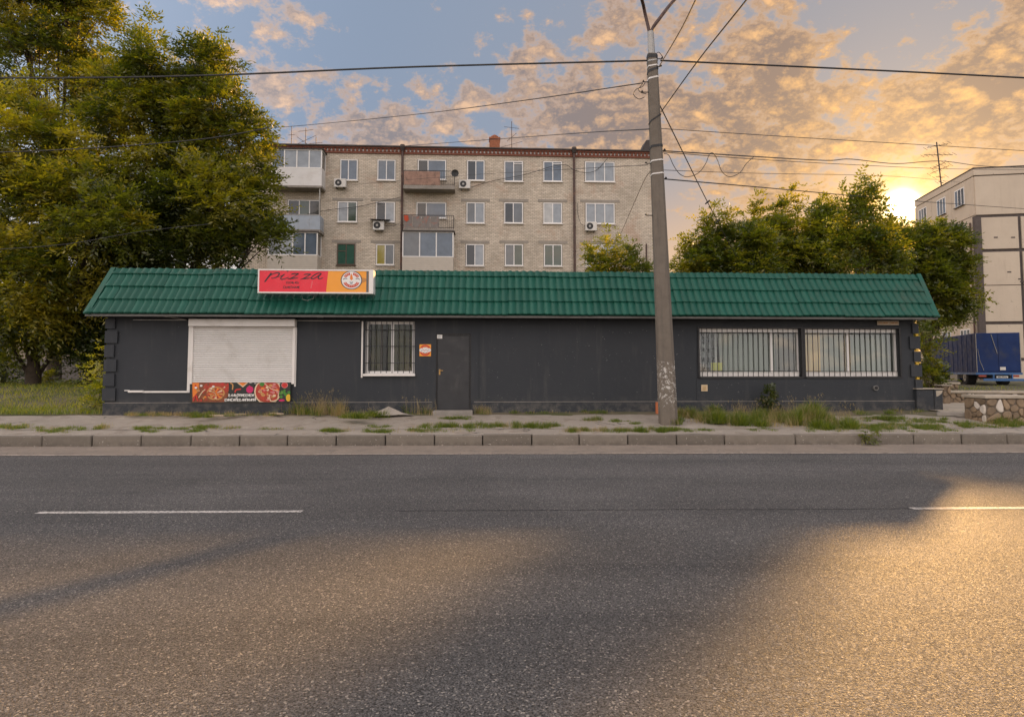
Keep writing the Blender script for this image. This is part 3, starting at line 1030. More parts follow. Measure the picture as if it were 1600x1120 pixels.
tm = tile_mesh(ROW, 'roof_tile')
tmt = tile_mesh(top_h, 'ridge_tile')
n_t = 0
rest = []
rt = random.Random(2)
for i in range(NT):
    for r in range(4):
        s0 = r * ROW
        f = (s0 + 0.1) / SL
        lo, hi = eL[0] + (tL[0] - eL[0]) * f + 0.03, eR[0] + (tR[0] - eR[0]) * f - 0.03
        u0 = eL[0] + 0.02 + i * TP
        if u0 < lo - TP * 0.35 or u0 + TP > hi + TP * 0.35:
            continue
        # the roof line falls a little from left to right
        sh_i = (i + 3) // 6
        loc = Vector((u0, vE, ze)) + sdir * (s0 + 0.010 * math.sin(sh_i * 2.7)) + snor * (0.004 + 0.005 * math.sin(sh_i * 4.1 + r) + rt.uniform(-.002, .002))
        if r < 3 and i < 101 and n_t < 300:
            o = link('roof_tile', tm, kiosk)
            o.location = loc
            o.rotation_euler = (rt.uniform(-.008, .008), 0, rt.uniform(-.004, .004))
            n_t += 1
        else:
            rest.append((loc, tm if r < 3 else tmt))
mb = MB()
for loc, me in rest:
    mb.add([Vector(v.co) + loc for v in me.vertices], [tuple(p.vertices) for p in me.polygons])
o = mb.build('remaining_roof_tiles', M['green'], kiosk, 'stuff', True, fix=False)
# raking trims at the hips, ridge cap
for (e, t, sg) in ((eL, tL, 1), (eR, tR, -1)):
    a, b = Vector((e[0], vE - 0.03, ze - 0.03)), Vector((t[0], vT - 0.03, zt + 0.02))
    w = Vector((0.15 * sg, 0, 0))
    MB().prism([a, a + w * 1.0, b + w * 0.75, b], snor * 0.055).build('hip_trim', M['green'], kiosk)
MB().box(tL[0], tR[0], vT - 0.02, vT + 0.15, zt - 0.01, zt + 0.035).build('ridge_cap', M['green'], kiosk)
# small fittings under the eaves
for px, py in ((500, 494), (705, 492)):
    u, z = K.uz(px, py, -0.3)
    MB().box(u - .07, u + .07, -.34, -.22, z - .035, z + .03).tube([(u + .02, -.28, z + .03), (u + .02, -.28, z + .12)], .018).build('eaves_lamp', M['steel'], kiosk)

# ---- roller shutter
sh = thing('roller_shutter'); sh.parent = kiosk
r = K.rect(294, 498, 461, 509.5, -0.2)
MB().cbox(r[0], r[1], -0.21, -0.002, r[2], r[3], 0.02).build('shutter_box', M['white_plastic'], sh)
rg = K.rect(297, 509, 461, 598, -0.06)
for (a, b) in ((rg[0], rg[0] + 0.07), (rg[1] - 0.07, rg[1])):
    MB().box(a, b, -0.075, -0.002, rg[2] - .03, r[2] - 0.002).build('guide_rail', M['white_plastic'], sh)
ns = 26
zt_, zb_ = r[2], rg[2]
sh_h = (zt_ - zb_) / ns
for i in range(ns):
    z0 = zb_ + i * sh_h
    prof = [(-.034, z0 + .002), (-.048, z0 + sh_h * .3), (-.049, z0 + sh_h * .65), (-.036, z0 + sh_h * .94), (-.026, z0 + sh_h * .94), (-.026, z0 + .002)]
    MB().prism([(rg[0] + .071, y, z) for y, z in prof], (rg[1] - rg[0] - .142, 0, 0)).build('slat', M['shutter'], sh)
MB().box(rg[0] + .05, rg[1] - .05, -.06, -.015, zb_ - .035, zb_ - .002).build('bottom_bar', M['white_plastic'], sh)
for px in (300, 403, 455):
    u = K.u(px, 596)
    MB().box(u - .02, u + .02, -.075, -.061, zb_ - .05, zb_ - .005).build('shutter_bolt', M['black'], sh)

# ---- white cable trunking on the wall
tk = MB()


def trunk(mb, x0, y0, x1, y1, w=0.025, d=0.03, v=0.0):
    a, b = K.uz(x0, y0, v), K.uz(x1, y1, v)
    mb.box(min(a[0], b[0]) - w / 2, max(a[0], b[0]) + w / 2, v - d, v - .001, min(a[1], b[1]) - w / 2, max(a[1], b[1]) + w / 2)


trunk(tk, 224, 611.5, 296, 612.5)
trunk(tk, 203, 611.4, 223, 611.4, 0.05, 0.05)
trunk(tk, 196, 610, 202, 610, 0.025)
trunk(tk, 296.5, 510, 296.5, 611, 0.022)
tk.build('cable_trunking', M['white_plastic'], kiosk)
tk = MB()
trunk(tk, 209, 500, 292, 500, 0.014)
tk.build('cable_trunking', M['steel'], kiosk)
tk = MB()
trunk(tk, 464, 501, 562, 501.5, 0.016)
tk.build('cable_trunking', M['steel'], kiosk)
tk = MB()
trunk(tk, 566.3, 503, 565.8, 589, 0.028)
tk.build('cable_trunking', M['white_plastic'], kiosk)
tk = MB()
trunk(tk, 462.5, 512, 461.8, 603, 0.022)
tk.build('cable_trunking', M['white_plastic'], kiosk)
MB().tube([K.w(0, 0, 0) * 0 + Vector((*([K.uz(248, 493)[0], -.03]), K.uz(248, 493)[1])), Vector((K.uz(270, 496)[0], -.04, K.uz(270, 496)[1])), Vector((K.uz(293, 500)[0], -.1, K.uz(293, 500)[1]))], .012).build('cable_conduit', M['steel'], kiosk)


# ---- windows
def window_frame(parent, r, v0, v1, t, splits, pane_mats, frame_mat=None, name='window', cross=None):
    """outer frame r=(u0,u1,z0,z1), mullions at fractions; returns the part"""
    w = thing(name); w.parent = parent
    fm = frame_mat or M['pvc']
    u0, u1, z0, z1 = r
    f = MB()
    f.box(u0, u0 + t, v0, v1, z0, z1); f.box(u1 - t, u1, v0, v1, z0, z1)
    f.box(u0 + t, u1 - t, v0, v1, z0, z0 + t); f.box(u0 + t, u1 - t, v0, v1, z1 - t, z1)
    cuts = [u0 + t * .5] + [u0 + (u1 - u0) * s for s in splits] + [u1 - t * .5]
    for c in cuts[1:-1]:
        f.box(c - t * .5, c + t * .5, v0, v1, z0 + t, z1 - t)
    f.build('frame', fm, w)
    for i, (a, b) in enumerate(zip(cuts[:-1], cuts[1:])):
        vm = (v0 + v1) / 2
        MB().add([(a + t * .5, vm, z0 + t), (b - t * .5, vm, z0 + t), (b - t * .5, vm, z1 - t), (a + t * .5, vm, z1 - t)], [(0, 1, 2, 3)]).build('pane', pane_mats[i % len(pane_mats)], w, fix=False)
        if cross and i in cross:
            zc = z1 - (z1 - z0) * cross[i]
            MB().box(a + t * .5, b - t * .5, v0 - .01, v1, zc - t * .4, zc + t * .4).build('transom', fm, w)
    return w


w = window_frame(kiosk, w1r, 0.10, 0.17, 0.07, [0.545], [M['glass_dark']])
cu = K.u(596, 545, .1)
MB().box(cu - .02, cu + .02, .11, .16, w1r[2] + .07, w1r[3] - .07).build('sash_bar', M['fascia'], w)
sr = K.rect(567, 583.5, 648.5, 587.5, -.06)
MB().cbox(sr[0], sr[1], -0.09, 0.09, sr[2], w1r[2] + .004, 0.01).build('sill', M['white_plastic'], w)
for px in (572.5, 577.5, 586, 595.5, 604, 613, 622, 631, 640, 646.5):
    u = K.u(px, 543, .02)
    MB().box(u - .008, u + .008, .012, .028, w1r[2] + .02, w1r[3] - .01).build('grille_bar', M['black'], w)
for py in (515.5, 541, 567):
    z = K.uz(610, py, .02)[1]
    MB().box(w1r[0], w1r[1], .029, .041, z - .008, z + .008).build('grille_rail', M['black'], w)

for (r, spl, nb, xs) in ((bwA, [0.725], 20, (1097, 1248)), (bwB, [0.48], 18, (1262, 1402))):
    w = window_frame(kiosk, (r[0], r[1], bz0, bz1), 0.12, 0.19, 0.06, spl, [M['glass']])
    # white lining strips seen behind the bars at head and sill
    MB().box(r[0] + .02, r[1] - .02, 0.09, 0.118, bz1 - .10, bz1 - .012).build('head_lining', M['white_plastic'], w)
    MB().box(r[0] + .02, r[1] - .02, 0.07, 0.118, bz0 + .012, bz0 + .13).build('sill_board', M['white_plastic'], w)
    for i in range(nb):
        px = xs[0] + (xs[1] - xs[0]) * i / (nb - 1)
        u = K.u(px, 550, .02)
        MB().box(u - .0065, u + .0065, .012, .026, bz0 + .01, bz1 - .005).build('grille_bar', M['black'], w)
    for py in (520.5, 579.5):
        z = K.uz(1250, py + (0.6 if r is bwB else 0), .03)[1]
        MB().box(r[0] + .005, r[1] - .005, .027, .039, z - .007, z + .007).build('grille_rail', M['black'], w)
    tk = MB()
    t = 0.05
    tk.box(r[0] - .05, r[0] - .001, -.03, .09, bz0 - .03, bz1 + .03); tk.box(r[1] + .001, r[1] + .05, -.03, .09, bz0 - .03, bz1 + .03)
    tk.box(r[0] - .0, r[1], -.045, .06, bz0 - .05, bz0 - .001); tk.box(r[0], r[1], -.03, .06, bz1 + .001, bz1 + .03)
    tk.build('grille_frame', M['black'], w)

# ---- door
d = thing('entrance_door'); d.parent = kiosk
MB().box(dr[0] + .035, dr[1] - .045, 0.05, 0.10, dr[2] + .02, dr[3] - .05).build('door_leaf', M['dark_door'], d)
fb = MB()
fb.box(dr[0], dr[0] + .03, 0.02, .12, GB, dr[3]); fb.box(dr[1] - .04, dr[1], 0.02, .12, GB, dr[3]); fb.box(dr[0] + .03, dr[1] - .04, 0.02, .12, dr[3] - .045, dr[3])
fb.build('door_frame', M['black'], d)
u, z = K.uz(687, 580, .05)
MB().box(u - .02, u + .02, .035, .049, z - .09, z + .05).tube([(u, .03, z + .02), (u, -.01, z + .02), (u + .09, -.012, z + .015)], .012, 8).build('door_handle', M['brass'], d)
pr = K.rect(683, 523, 691, 529)
pl = MB().box(pr[0], pr[1], -.01, .012, pr[2], pr[3], 0)
cx = (pr[0] + pr[1]) / 2
for k, (a, b, c, e) in enumerate(((.0, .014, .02, .07), (.018, .05, .055, .07), (.022, .05, .02, .032), (.04, .05, .032, .055))):
    pl.add([(cx - .03 + a, -.012, pr[2] + c), (cx - .03 + b, -.012, pr[2] + c), (cx - .03 + b, -.012, pr[2] + e), (cx - .03 + a, -.012, pr[2] + e)], [(0, 1, 2, 3)], 1)
pl.build('number_plate', [M['white'], M['grey_print']], d)
# doorstep
sp0 = K.rect(676, 641, 738, 650, -.35)
MB().cbox(dr[0] - .05, dr[1] + .05, -.42, .02, 0.3, dr[2] + .012, .02).build('doorstep', M['concrete'], kiosk)

# ---- wall vents and pipe
r = K.rect(1095, 601, 1104.5, 611)
v_ = MB().box(r[0], r[1], -.05, -.029, r[2], r[3])
v_.build('wall_vent', M['cream_vent'], kiosk)
vv = MB()
for i in range(4):
    z0 = r[2] + (r[3] - r[2]) * (0.2 + 0.17 * i)
    vv.box(r[0] + .03, r[1] - .03, -.058, -.051, z0, z0 + .012)
vv.build('vent_louvre', M['brass'], kiosk)
u, z = K.uz(1366, 606)
MB().tube([(u, -.09, z), (u, .02, z)], .065, 14).build('flue_pipe', M['steel'], kiosk)
MB().tube([(u, -.094, z), (u, -.091, z)], .055, 14).build('flue_opening', M['black'], kiosk)

# ---- things inside, behind the glass
def curtain(px0, px1, y0, y1, v, label, m, cat='curtain', folds=9, amp=.04, group=None, skew=0.0):
    r = K.rect(px0, y0, px1, y1, v)
    n = folds * 8
    mb = MB()
    ph = random.uniform(0, 6)
    a, b = [], []
    for i in range(n + 1):
        t = i / n
        u = r[0] + (r[1] - r[0]) * t
        vo = v + amp * math.sin(t * folds * 6.283 + ph) + amp * .5 * math.sin(t * folds * 2.9 + 1)
        a.append((u + skew * (1 - t), vo, r[2])); b.append((u, vo * .5 + v * .5, r[3]))
    mb.add(a + b, [(i, i + 1, n + 2 + i, n + 1 + i) for i in range(n)])
    me = mb.mesh(m, True, 'curtain')
    o = link('curtain', me)
    o.location = (K.o.x, K.o.y, 0); o.rotation_euler = (0, 0, K.a)
    return tag(o, label, cat, group)


curtain(1121, 1212, 505, 592, .42, 'pale grey green curtain behind left big barred window, gathered at its left edge', M['curtain'], folds=11, skew=.12)
curtain(1213, 1254, 505, 592, .50, 'brown flat curtain behind narrow sash of left big barred window', M['screen'], folds=3, amp=.01)
curtain(1258, 1281, 505, 592, .42, 'curtain with golden light painted in, at left end of right big barred window', M['gold_light_curtain'], folds=4, amp=.03)
curtain(1282, 1318, 505, 592, .42, 'pale curtain between two golden ones in right big barred window', M['curtain'], folds=5)
curtain(1319, 1329, 505, 592, .40, 'narrow curtain strip with golden light painted in, beside mullion of right big barred window', M['gold_light_curtain'], folds=2, amp=.02)
curtain(1330, 1408, 505, 592, .42, 'pale curtain behind right half of right big barred window', M['curtain'], folds=10)
M['olive'] = mat('olive_reflection_sheet', (0.11, 0.10, 0.045), 0.9, 0.15, 4)  # for sheets added to stand in for the olive reflection in the glass
curtain(606, 650, 495, 592, .5, 'dark olive sheet added for the reflection in right pane of small barred window', M['olive'], folds=6, amp=.03)
curtain(580, 598, 495, 592, .55, 'narrow olive sheet added for the reflection in left pane of small barred window', M['olive'], folds=3, amp=.03)
sf = K.empty('shelf_rack', label='dark shelf rack with pale jars at left edge of left big barred window', cat='shelf')
r = K.rect(1094, 513, 1117, 590, .75)
MB().box(r[0] - .1, r[0] - .06, .6, .95, .62, 2.7).build('upright', M['shelf'], sf)
MB().box(r[1] - .05, r[1] - .0, .6, .95, .62, 2.7).build('upright', M['white_plastic'], sf)
for i in range(5):
    z = r[2] + i * .27
    MB().box(r[0] - .06, r[1] - .05, .6, .95, z, z + .025).build('shelf_board', M['shelf'], sf)
for i in range(4):
    for j in range(2):
        ordn = ('lowest', 'second', 'third', 'topmost')[i] + ' shelf of rack inside left big window, ' + ('left' if j == 0 else 'right') + ' of the pair'
        u = r[0] + (r[1] - r[0]) * (.12 + .4 * j) + random.uniform(-.02, .02)
        z = r[2] + i * .27 + .026
        hh = random.uniform(.1, .17)
        o = MB().tube([(u, .7, z), (u, .7, z + hh * .75), (u, .7, z + hh * .8), (u, .7, z + hh)], [.045, .045, .03, .03], 10).build('jar', M['jar'], loc=(K.o.x, K.o.y, 0), rz=K.a)
        tag(o, 'pale jar on ' + ordn, 'jar', 'jars on the shelf rack')
r = K.rect(1111, 566.5, 1128, 579, .38)
MB().box(r[0], r[1], .36, .41, r[2], r[3]).box(r[0] + .02, r[1] - .02, .352, .359, r[2] + .03, r[2] + .06).build('box', M['yellow_box'], loc=(K.o.x, K.o.y, 0), rz=K.a)
tag(D.objects['box'], 'yellow box on sill inside left big barred window', 'box')

# ================================================================== SIGNS ON THE KIOSK
sg = K.empty('pizza_sign', label='long lit-box sign reading pizza, red and orange, on green roof', cat='sign')
vS = -0.62
SFr = K.rect(403, 421, 583.5, 458.5, vS)
u0, u1, z0, z1 = SFr
dep = 0.30
MB().box(u0, u1, vS + .012, vS + dep, z0, z1).build('sign_body', M['white_plastic'], sg)
fr = MB()
t = .035
fr.box(u0, u1, vS - .012, vS + .011, z0, z0 + t); fr.box(u0, u1, vS - .012, vS + .011, z1 - t, z1)
fr.box(u0, u0 + t, vS - .012, vS + .011, z0 + t, z1 - t); fr.box(u1 - t * 3.2, u1, vS - .012, vS + .011, z0 + t, z1 - t)
fr.build('sign_frame', M['white_plastic'], sg)
us_t, us_b = K.u(513, 424, vS), K.u(509.5, 455, vS)
fz = vS - .001
MB().poly([(u0 + t, fz, z0 + t), (us_b, fz, z0 + t), (us_t, fz, z1 - t), (u0 + t, fz, z1 - t)]).build('red_face', M['red'], sg, fix=False)
MB().poly([(us_b, fz, z0 + t), (u1 - t * 3.2, fz, z0 + t), (u1 - t * 3.2, fz, z1 - t), (us_t, fz, z1 - t)]).build('orange_face', M['orange'], sg, fix=False)


def ribbon(mb, pts, w, y, mi=0, smooth=True):
    """a flat pen stroke along 2-D points (x, z) at depth y; w may vary along it"""
    P = [Vector((p[0], p[1])) for p in pts]
    if smooth and len(P) > 2:
        Q = []
        ext = [P[0] * 2 - P[1]] + P + [P[-1] * 2 - P[-2]]
        for i in range(1, len(ext) - 2):
            a, b, c, d_ = ext[i - 1:i + 3]
            for k in range(6):
                t_ = k / 6
                Q.append(0.5 * ((2 * b) + (c - a) * t_ + (2 * a - 5 * b + 4 * c - d_) * t_ ** 2 + (3 * b - a - 3 * c + d_) * t_ ** 3))
        Q.append(P[-1])
        P = Q
    n = len(P)
    L, Rr = [], []
    for i, p in enumerate(P):
        tg = (P[min(i + 1, n - 1)] - P[max(i - 1, 0)])
        if tg.length < 1e-9: tg = Vector((1, 0))
        tg.normalize()
        nn = Vector((-tg.y, tg.x))
        f = i / max(n - 1, 1)
        ww = (w(f) if callable(w) else w) / 2
        L.append((p.x + nn.x * ww, y, p.y + nn.y * ww)); Rr.append((p.x - nn.x * ww, y, p.y - nn.y * ww))
    mb.add(L + Rr, [(i, i + 1, n + i + 1, n + i) for i in range(n - 1)], mi)


def sg_pt(x, y, ox=405, oy=415, sc=16.0):
    return K.uz(ox + x / sc, oy + y / sc, vS)


lt = MB()
pen = lambda f: .030 - .016 * f
pen2 = lambda f: .018 + .012 * math.sin(f * 3.14)
for pts, ww in (([(305, 185), (262, 245), (200, 325), (140, 408)], lambda f: .042 - .008 * f),
                ([(255, 262), (340, 212), (430, 184), (495, 188), (500, 222), (440, 285), (360, 315), (300, 312)], pen2),
                ([(430, 288), (540, 262), (635, 212)], .014),
                ([(640, 212), (580, 265), (540, 310), (560, 346), (640, 330), (740, 292)], pen2),
                ([(700, 150), (722, 118)], .04),
                ([(800, 222), (850, 208), (985, 200)], pen2), ([(985, 200), (900, 258), (800, 312), (715, 338)], pen), ([(715, 338), (820, 322), (975, 310)], pen2),
                ([(1115, 228), (1170, 216), (1290, 212)], pen2), ([(1290, 212), (1200, 270), (1100, 322), (1025, 352)], pen), ([(1060, 332), (1160, 326), (1285, 312)], pen2),
                ([(1560, 200), (1490, 190), (1400, 225), (1310, 295), (1320, 330), (1390, 315), (1480, 255), (1560, 200)], pen2),
                ([(1560, 200), (1490, 275), (1475, 315), (1520, 330), (1600, 305)], pen2)):
    ribbon(lt, [sg_pt(*p) for p in pts], ww, fz - .002)
lt.build('pizza_lettering', M['ink'], sg, fix=False)


def glyphs(mb, x0, x1, zc, h, n, seed, y, mi=0, w=.008):
    """a line of small upright characters too far away to be read"""
    r_ = random.Random(seed)
    cw = (x1 - x0) / n
    for i in range(n):
        a = x0 + i * cw + cw * .12
        b = x0 + (i + 1) * cw - cw * .18
        k = r_.randrange(5)
        if k != 3: ribbon(mb, [(a, zc - h / 2), (a, zc + h / 2)], w, y, mi, False)
        if k in (0, 2, 3): ribbon(mb, [(b, zc - h / 2), (b, zc + h / 2)], w, y, mi, False)
        if k in (0, 1, 4): ribbon(mb, [(a, zc + r_.choice((0, h / 2))), (b, zc + r_.choice((0, h / 2)))], w, y, mi, False)
        if k in (2, 3): ribbon(mb, [(a, zc - h / 2), (b, zc + h / 2)], w, y, mi, False)
        if k in (1, 4): ribbon(mb, [(a, zc - h / 2), (b, zc - h / 2)], w, y, mi, False)


sm = MB()
a, b = sg_pt(675, 425), sg_pt(1000, 425)
glyphs(sm, a[0], b[0], a[1], .045, 8, 3, fz - .002, 0, .011)
a, b = sg_pt(605, 540), sg_pt(1020, 540)
glyphs(sm, a[0], b[0], a[1], .055, 9, 8, fz - .002, 0, .013)
sm.build('small_lettering', M['ink'], sg, fix=False)
sm = MB()
for i in range(7):
    a = sg_pt(1325 - i * 5, 405 + i * 26)
    ribbon(sm, [(a[0] - .01, a[1]), (a[0] + .012, a[1] + .002)], .013, fz - .002, 0, False)
sm.build('pale_lettering', mat('pale_red_print', (0.75, 0.22, 0.22), 0.4), sg, fix=False)
MB().box(K.u(484, 458, vS), K.u(496, 458, vS), vS + .02, vS + .12, z0 - .045, z0 - .001).build('power_box', M['black'], sg)
cp = [Vector((*K.uz(491, 461, vS + .1)[:1], vS + .1, z0 - .04)), Vector((K.u(490, 466, vS + .15), vS + .12, z0 - .12)), Vector((K.u(482, 470, vS + .2), vS + .1, z0 - .17)), Vector((K.u(474, 468, vS + .2), vS + .12, z0 - .14)), Vector((K.u(469, 463, vS), vS + .2, z0 - .06))]
MB().tube(cp, .007, 5).build('sign_cable', M['steel'], sg)
for px in (420, 560):
    uu = K.u(px, 440, vS)
    MB().box(uu - .02, uu + .02, vS + dep - .02, vS + dep + .5, z0 + .1, z0 + .13).build('bracket', M['steel'], sg)


def disc(mb, cx, cz, rx, rz, y, mi, n=28, a0=0, a1=6.2832):
    pts = [(cx + rx * math.cos(a0 + (a1 - a0) * i / n), y, cz + rz * math.sin(a0 + (a1 - a0) * i / n)) for i in range(n if a1 - a0 > 6.2 else n + 1)]
    mb.poly(pts, mi)


def arcband(mb, cx, cz, r0, r1, a0, a1, y, mi, n=14, asp=1.0):
    vs = []
    for i in range(n + 1):
        a = a0 + (a1 - a0) * i / n
        vs += [(cx + r0 * asp * math.cos(a), y, cz + r0 * math.sin(a)), (cx + r1 * asp * math.cos(a), y, cz + r1 * math.sin(a))]
    mb.add(vs, [(2 * i, 2 * i + 2, 2 * i + 3, 2 * i + 1) for i in range(n)], mi)


def roundel(mb, cx, cz, r_, y, asp=1.12):
    """round badge: dark ring, white field, red bands with tiny characters, orange flame over a grey emblem"""
    disc(mb, cx, cz, r_ * asp, r_, y, 0)
    disc(mb, cx, cz, r_ * .92 * asp, r_ * .92, y - .001, 1)
    arcband(mb, cx, cz, r_ * .56, r_ * .82, math.radians(28), math.radians(78), y - .002, 2, asp=asp)
    arcband(mb, cx, cz, r_ * .56, r_ * .82, math.radians(102), math.radians(152), y - .002, 2, asp=asp)
    arcband(mb, cx, cz, r_ * .52, r_ * .80, math.radians(202), math.radians(338), y - .002, 2, asp=asp)
    for k in range(9):
        a = math.radians(210 + k * 15)
        x, z = cx + r_ * .66 * asp * math.cos(a), cz + r_ * .66 * math.sin(a)
        mb.poly([(x - r_ * .05, y - .003, z - r_ * .05), (x + r_ * .04, y - .003, z - r_ * .04), (x + r_ * .04, y - .003, z + r_ * .06), (x - r_ * .04, y - .003, z + r_ * .05)], 3)
    for k in (36, 50, 64, 116, 130, 144):
        a = math.radians(k)
        x, z = cx + r_ * .69 * asp * math.cos(a), cz + r_ * .69 * math.sin(a)
        mb.poly([(x - r_ * .05, y - .003, z - r_ * .05), (x + r_ * .05, y - .003, z - r_ * .03), (x + r_ * .04, y - .003, z + r_ * .06), (x - r_ * .05, y - .003, z + r_ * .05)], 3)
    mb.poly([(cx - r_ * .16, y - .003, cz + r_ * .12), (cx, y - .003, cz - .02 * r_), (cx + r_ * .16, y - .003, cz + r_ * .12), (cx + r_ * .1, y - .003, cz + r_ * .45), (cx - r_ * .02, y - .003, cz + r_ * .72), (cx - r_ * .13, y - .003, cz + r_ * .42)], 4)
    mb.poly([(cx - r_ * .22, y - .002, cz - r_ * .12), (cx - r_ * .1, y - .002, cz - r_ * .42), (cx + r_ * .1, y - .002, cz - r_ * .42), (cx + r_ * .2, y - .002, cz - r_ * .12), (cx, y - .002, cz - r_ * .2)], 5)
    for sgn in (-1, 1):
        ribbon(mb, [(cx + sgn * r_ * .4 * asp, cz + r_ * .14), (cx + sgn * r_ * .6 * asp, cz + r_ * .18), (cx + sgn * r_ * .78 * asp, cz + r_ * .06)], r_ * .07, y - .002, 0)


lg = MB()
c0 = sg_pt(787, 365, 500)
rr = abs(sg_pt(787, 130, 500)[1] - sg_pt(787, 600, 500)[1]) / 2
LM = [M['navy'], M['white'], M['red_print'], M['cream_p'], M['flame'], M['grey_print'], M['tan']]
roundel(lg, c0[0], c0[1], rr, fz - .003)
lg.poly([(*sg_pt(1045, 300, 500)[:1], fz - .0015, sg_pt(1045, 300, 500)[1]), (sg_pt(1130, 325, 500)[0], fz - .0015, sg_pt(1130, 318, 500)[1]), (sg_pt(1215, 355, 500)[0], fz - .0015, sg_pt(1215, 355, 500)[1]), (sg_pt(1120, 410, 500)[0], fz - .0015, sg_pt(1120, 410, 500)[1]), (sg_pt(1045, 440, 500)[0], fz - .0015, sg_pt(1045, 440, 500)[1])], 6)
lg.poly([(sg_pt(1000, 110, 500)[0], fz - .0015, sg_pt(1000, 112, 500)[1]), (sg_pt(1280, 112, 500)[0], fz - .0015, sg_pt(1280, 112, 500)[1]), (sg_pt(1270, 185, 500)[0], fz - .0015, sg_pt(1270, 180, 500)[1]), (sg_pt(1130, 150, 500)[0], fz - .0015, sg_pt(1130, 150, 500)[1])], 6)
lg.build('roundel_emblem', LM, sg, fix=False)
ra = K.rect(572.5, 424, 576, 456, vS)
MB().box(ra[0], ra[1], vS - .008, vS - .002, z0 + t, z1 - t).build('shadow_gap', M['fascia'], sg)

# ---- square poster beside the door
ps = K.empty('square_poster', label='small square orange poster with white roundel beside dark door', cat='poster')
r = K.rect(655.5, 538, 673.5, 556.5)
MB().box(r[0], r[1], -.018, -.001, r[2], r[3]).build('board', M['orange'], ps)
pm = MB()
cxx, czz, hh = (r[0] + r[1]) / 2, (r[2] + r[3]) / 2, (r[3] - r[2]) / 2
disc(pm, cxx, czz, hh * .93, hh * .93, -.0195, 2)
disc(pm, cxx, czz + hh * .02, hh * .98, hh * .48, -.0205, 1)
arcband(pm, cxx, czz, hh * .6, hh * .72, math.radians(205), math.radians(335), -.0215, 4)
arcband(pm, cxx, czz, hh * .55, hh * .72, math.radians(30), math.radians(150), -.0215, 4)
for k in range(6):
    disc(pm, cxx - hh * .6 + k * hh * .24, czz + hh * (.04 if k % 2 else -.06), hh * .08, hh * .1, -.0215, 5 if k in (0, 5) else 7, 8)
arcband(pm, cxx, czz, hh * .46, hh * .52, math.radians(225), math.radians(315), -.0215, 0)
pm.build('printed_roundel', LM + [M['pink_p']], ps, fix=False)

# ---- food banner under the shutter
bn = K.empty('food_banner', label='dark printed banner of pizzas and vegetables under white shutter', cat='banner')
r = K.rect(298, 597.5, 455.5, 628)
MB().box(r[0], r[1], -.06, -.037, r[2], r[3]).build('banner_sheet', M['ban_dark'], bn)
bp = MB()
BM = [M['crust'], M['sauce'], M['brown_p'], M['cream_p'], M['magenta'], M['pink_p'], M['herb'], M['yellow_p'], M['white'], M['red_print'], M['flame'], M['ban_dark']]
yb = [-.061]


def bpt(x, y):                                             # pixel of the enlarged view -> banner plane
    return K.uz(280 + x / 8.0, 580 + y / 8.0, -.06)


def bclip(p):
    return (min(max(p[0], r[0] + .004), r[1] - .004), min(max(p[1], r[2] + .004), r[3] - .004))


def bdisc(x, y, rx, ry, mi, a0=0, a1=6.2832, n=20):
    yb[0] -= .00025
    c = bpt(x, y)
    sx = (bpt(x + 10, y)[0] - c[0]) / 10
    sz = (c[1] - bpt(x, y + 10)[1]) / 10
    pts = []
    for i in range(n if a1 - a0 > 6.2 else n + 1):
        a = a0 + (a1 - a0) * i / n
        q = bclip((c[0] + rx * sx * math.cos(a), c[1] + ry * sz * math.sin(a)))
        pts.append((q[0], yb[0], q[1]))
    bp.poly(pts, mi)


def bpoly(pts, mi):
    yb[0] -= .00025
    q = [bclip(bpt(*p)) for p in pts]
    bp.poly([(a, yb[0], b) for a, b in q], mi)


def bline(pts, w, mi):
    yb[0] -= .00025
    ribbon(bp, [bclip(bpt(*p)) for p in pts], w, yb[0], mi)


rb = random.Random(5)
bpoly([(165, 122), (640, 122), (610, 240), (620, 300), (560, 385), (160, 385)], 2)
bpoly([(165, 122), (250, 122), (240, 250), (170, 330)], 10)
bdisc(470, 205, 165, 92, 1); bdisc(455, 275, 115, 85, 0); bdisc(455, 275, 98, 70, 1)
for k in range(9):
    a = k * .7
    bpoly([(455, 275), (455 + 95 * math.cos(a), 275 + 70 * math.sin(a)), (455 + 92 * math.cos(a + .34), 275 + 68 * math.sin(a + .34))], (0, 10, 3)[k % 3])
for k in range(34):
    bdisc(rb.uniform(200, 610), rb.uniform(128, 370), rb.uniform(8, 22), rb.uniform(6, 16), rb.choice((0, 1, 2, 3, 10, 1, 9, 2)), n=9)
for k in range(8):
    x, y = rb.uniform(200, 590), rb.uniform(135, 350)
    bpoly([(x, y), (x + rb.uniform(30, 70), y + rb.uniform(-30, 30)), (x + rb.uniform(10, 40), y + rb.uniform(15, 45))], rb.choice((0, 3, 1)))
for p in ((212, 205), (278, 180), (430, 190)):
    bdisc(p[0], p[1], 17, 13, 8, n=10)
bline([(245, 330), (290, 260), (330, 225)], .022, 3)
bline([(180, 370), (210, 300), (235, 370)], .03, 9)
bpoly([(625, 122), (940, 122), (950, 385), (620, 385)], 11)
bline([(640, 130), (672, 170), (668, 230)], .03, 0)
bpoly([(725, 122), (865, 122), (800, 200)], 3); bpoly([(745, 124), (850, 124), (798, 185)], 10)
bline([(700, 265), (715, 232), (775, 222)], .035, 9)
bdisc(885, 228, 45, 44, 4, n=14); bpoly([(850, 215), (880, 172), (920, 215)], 4)
bdisc(895, 135, 24, 14, 8, n=9)
bdisc(1110, 250, 170, 165, 3); bdisc(1112, 250, 155, 152, 1)
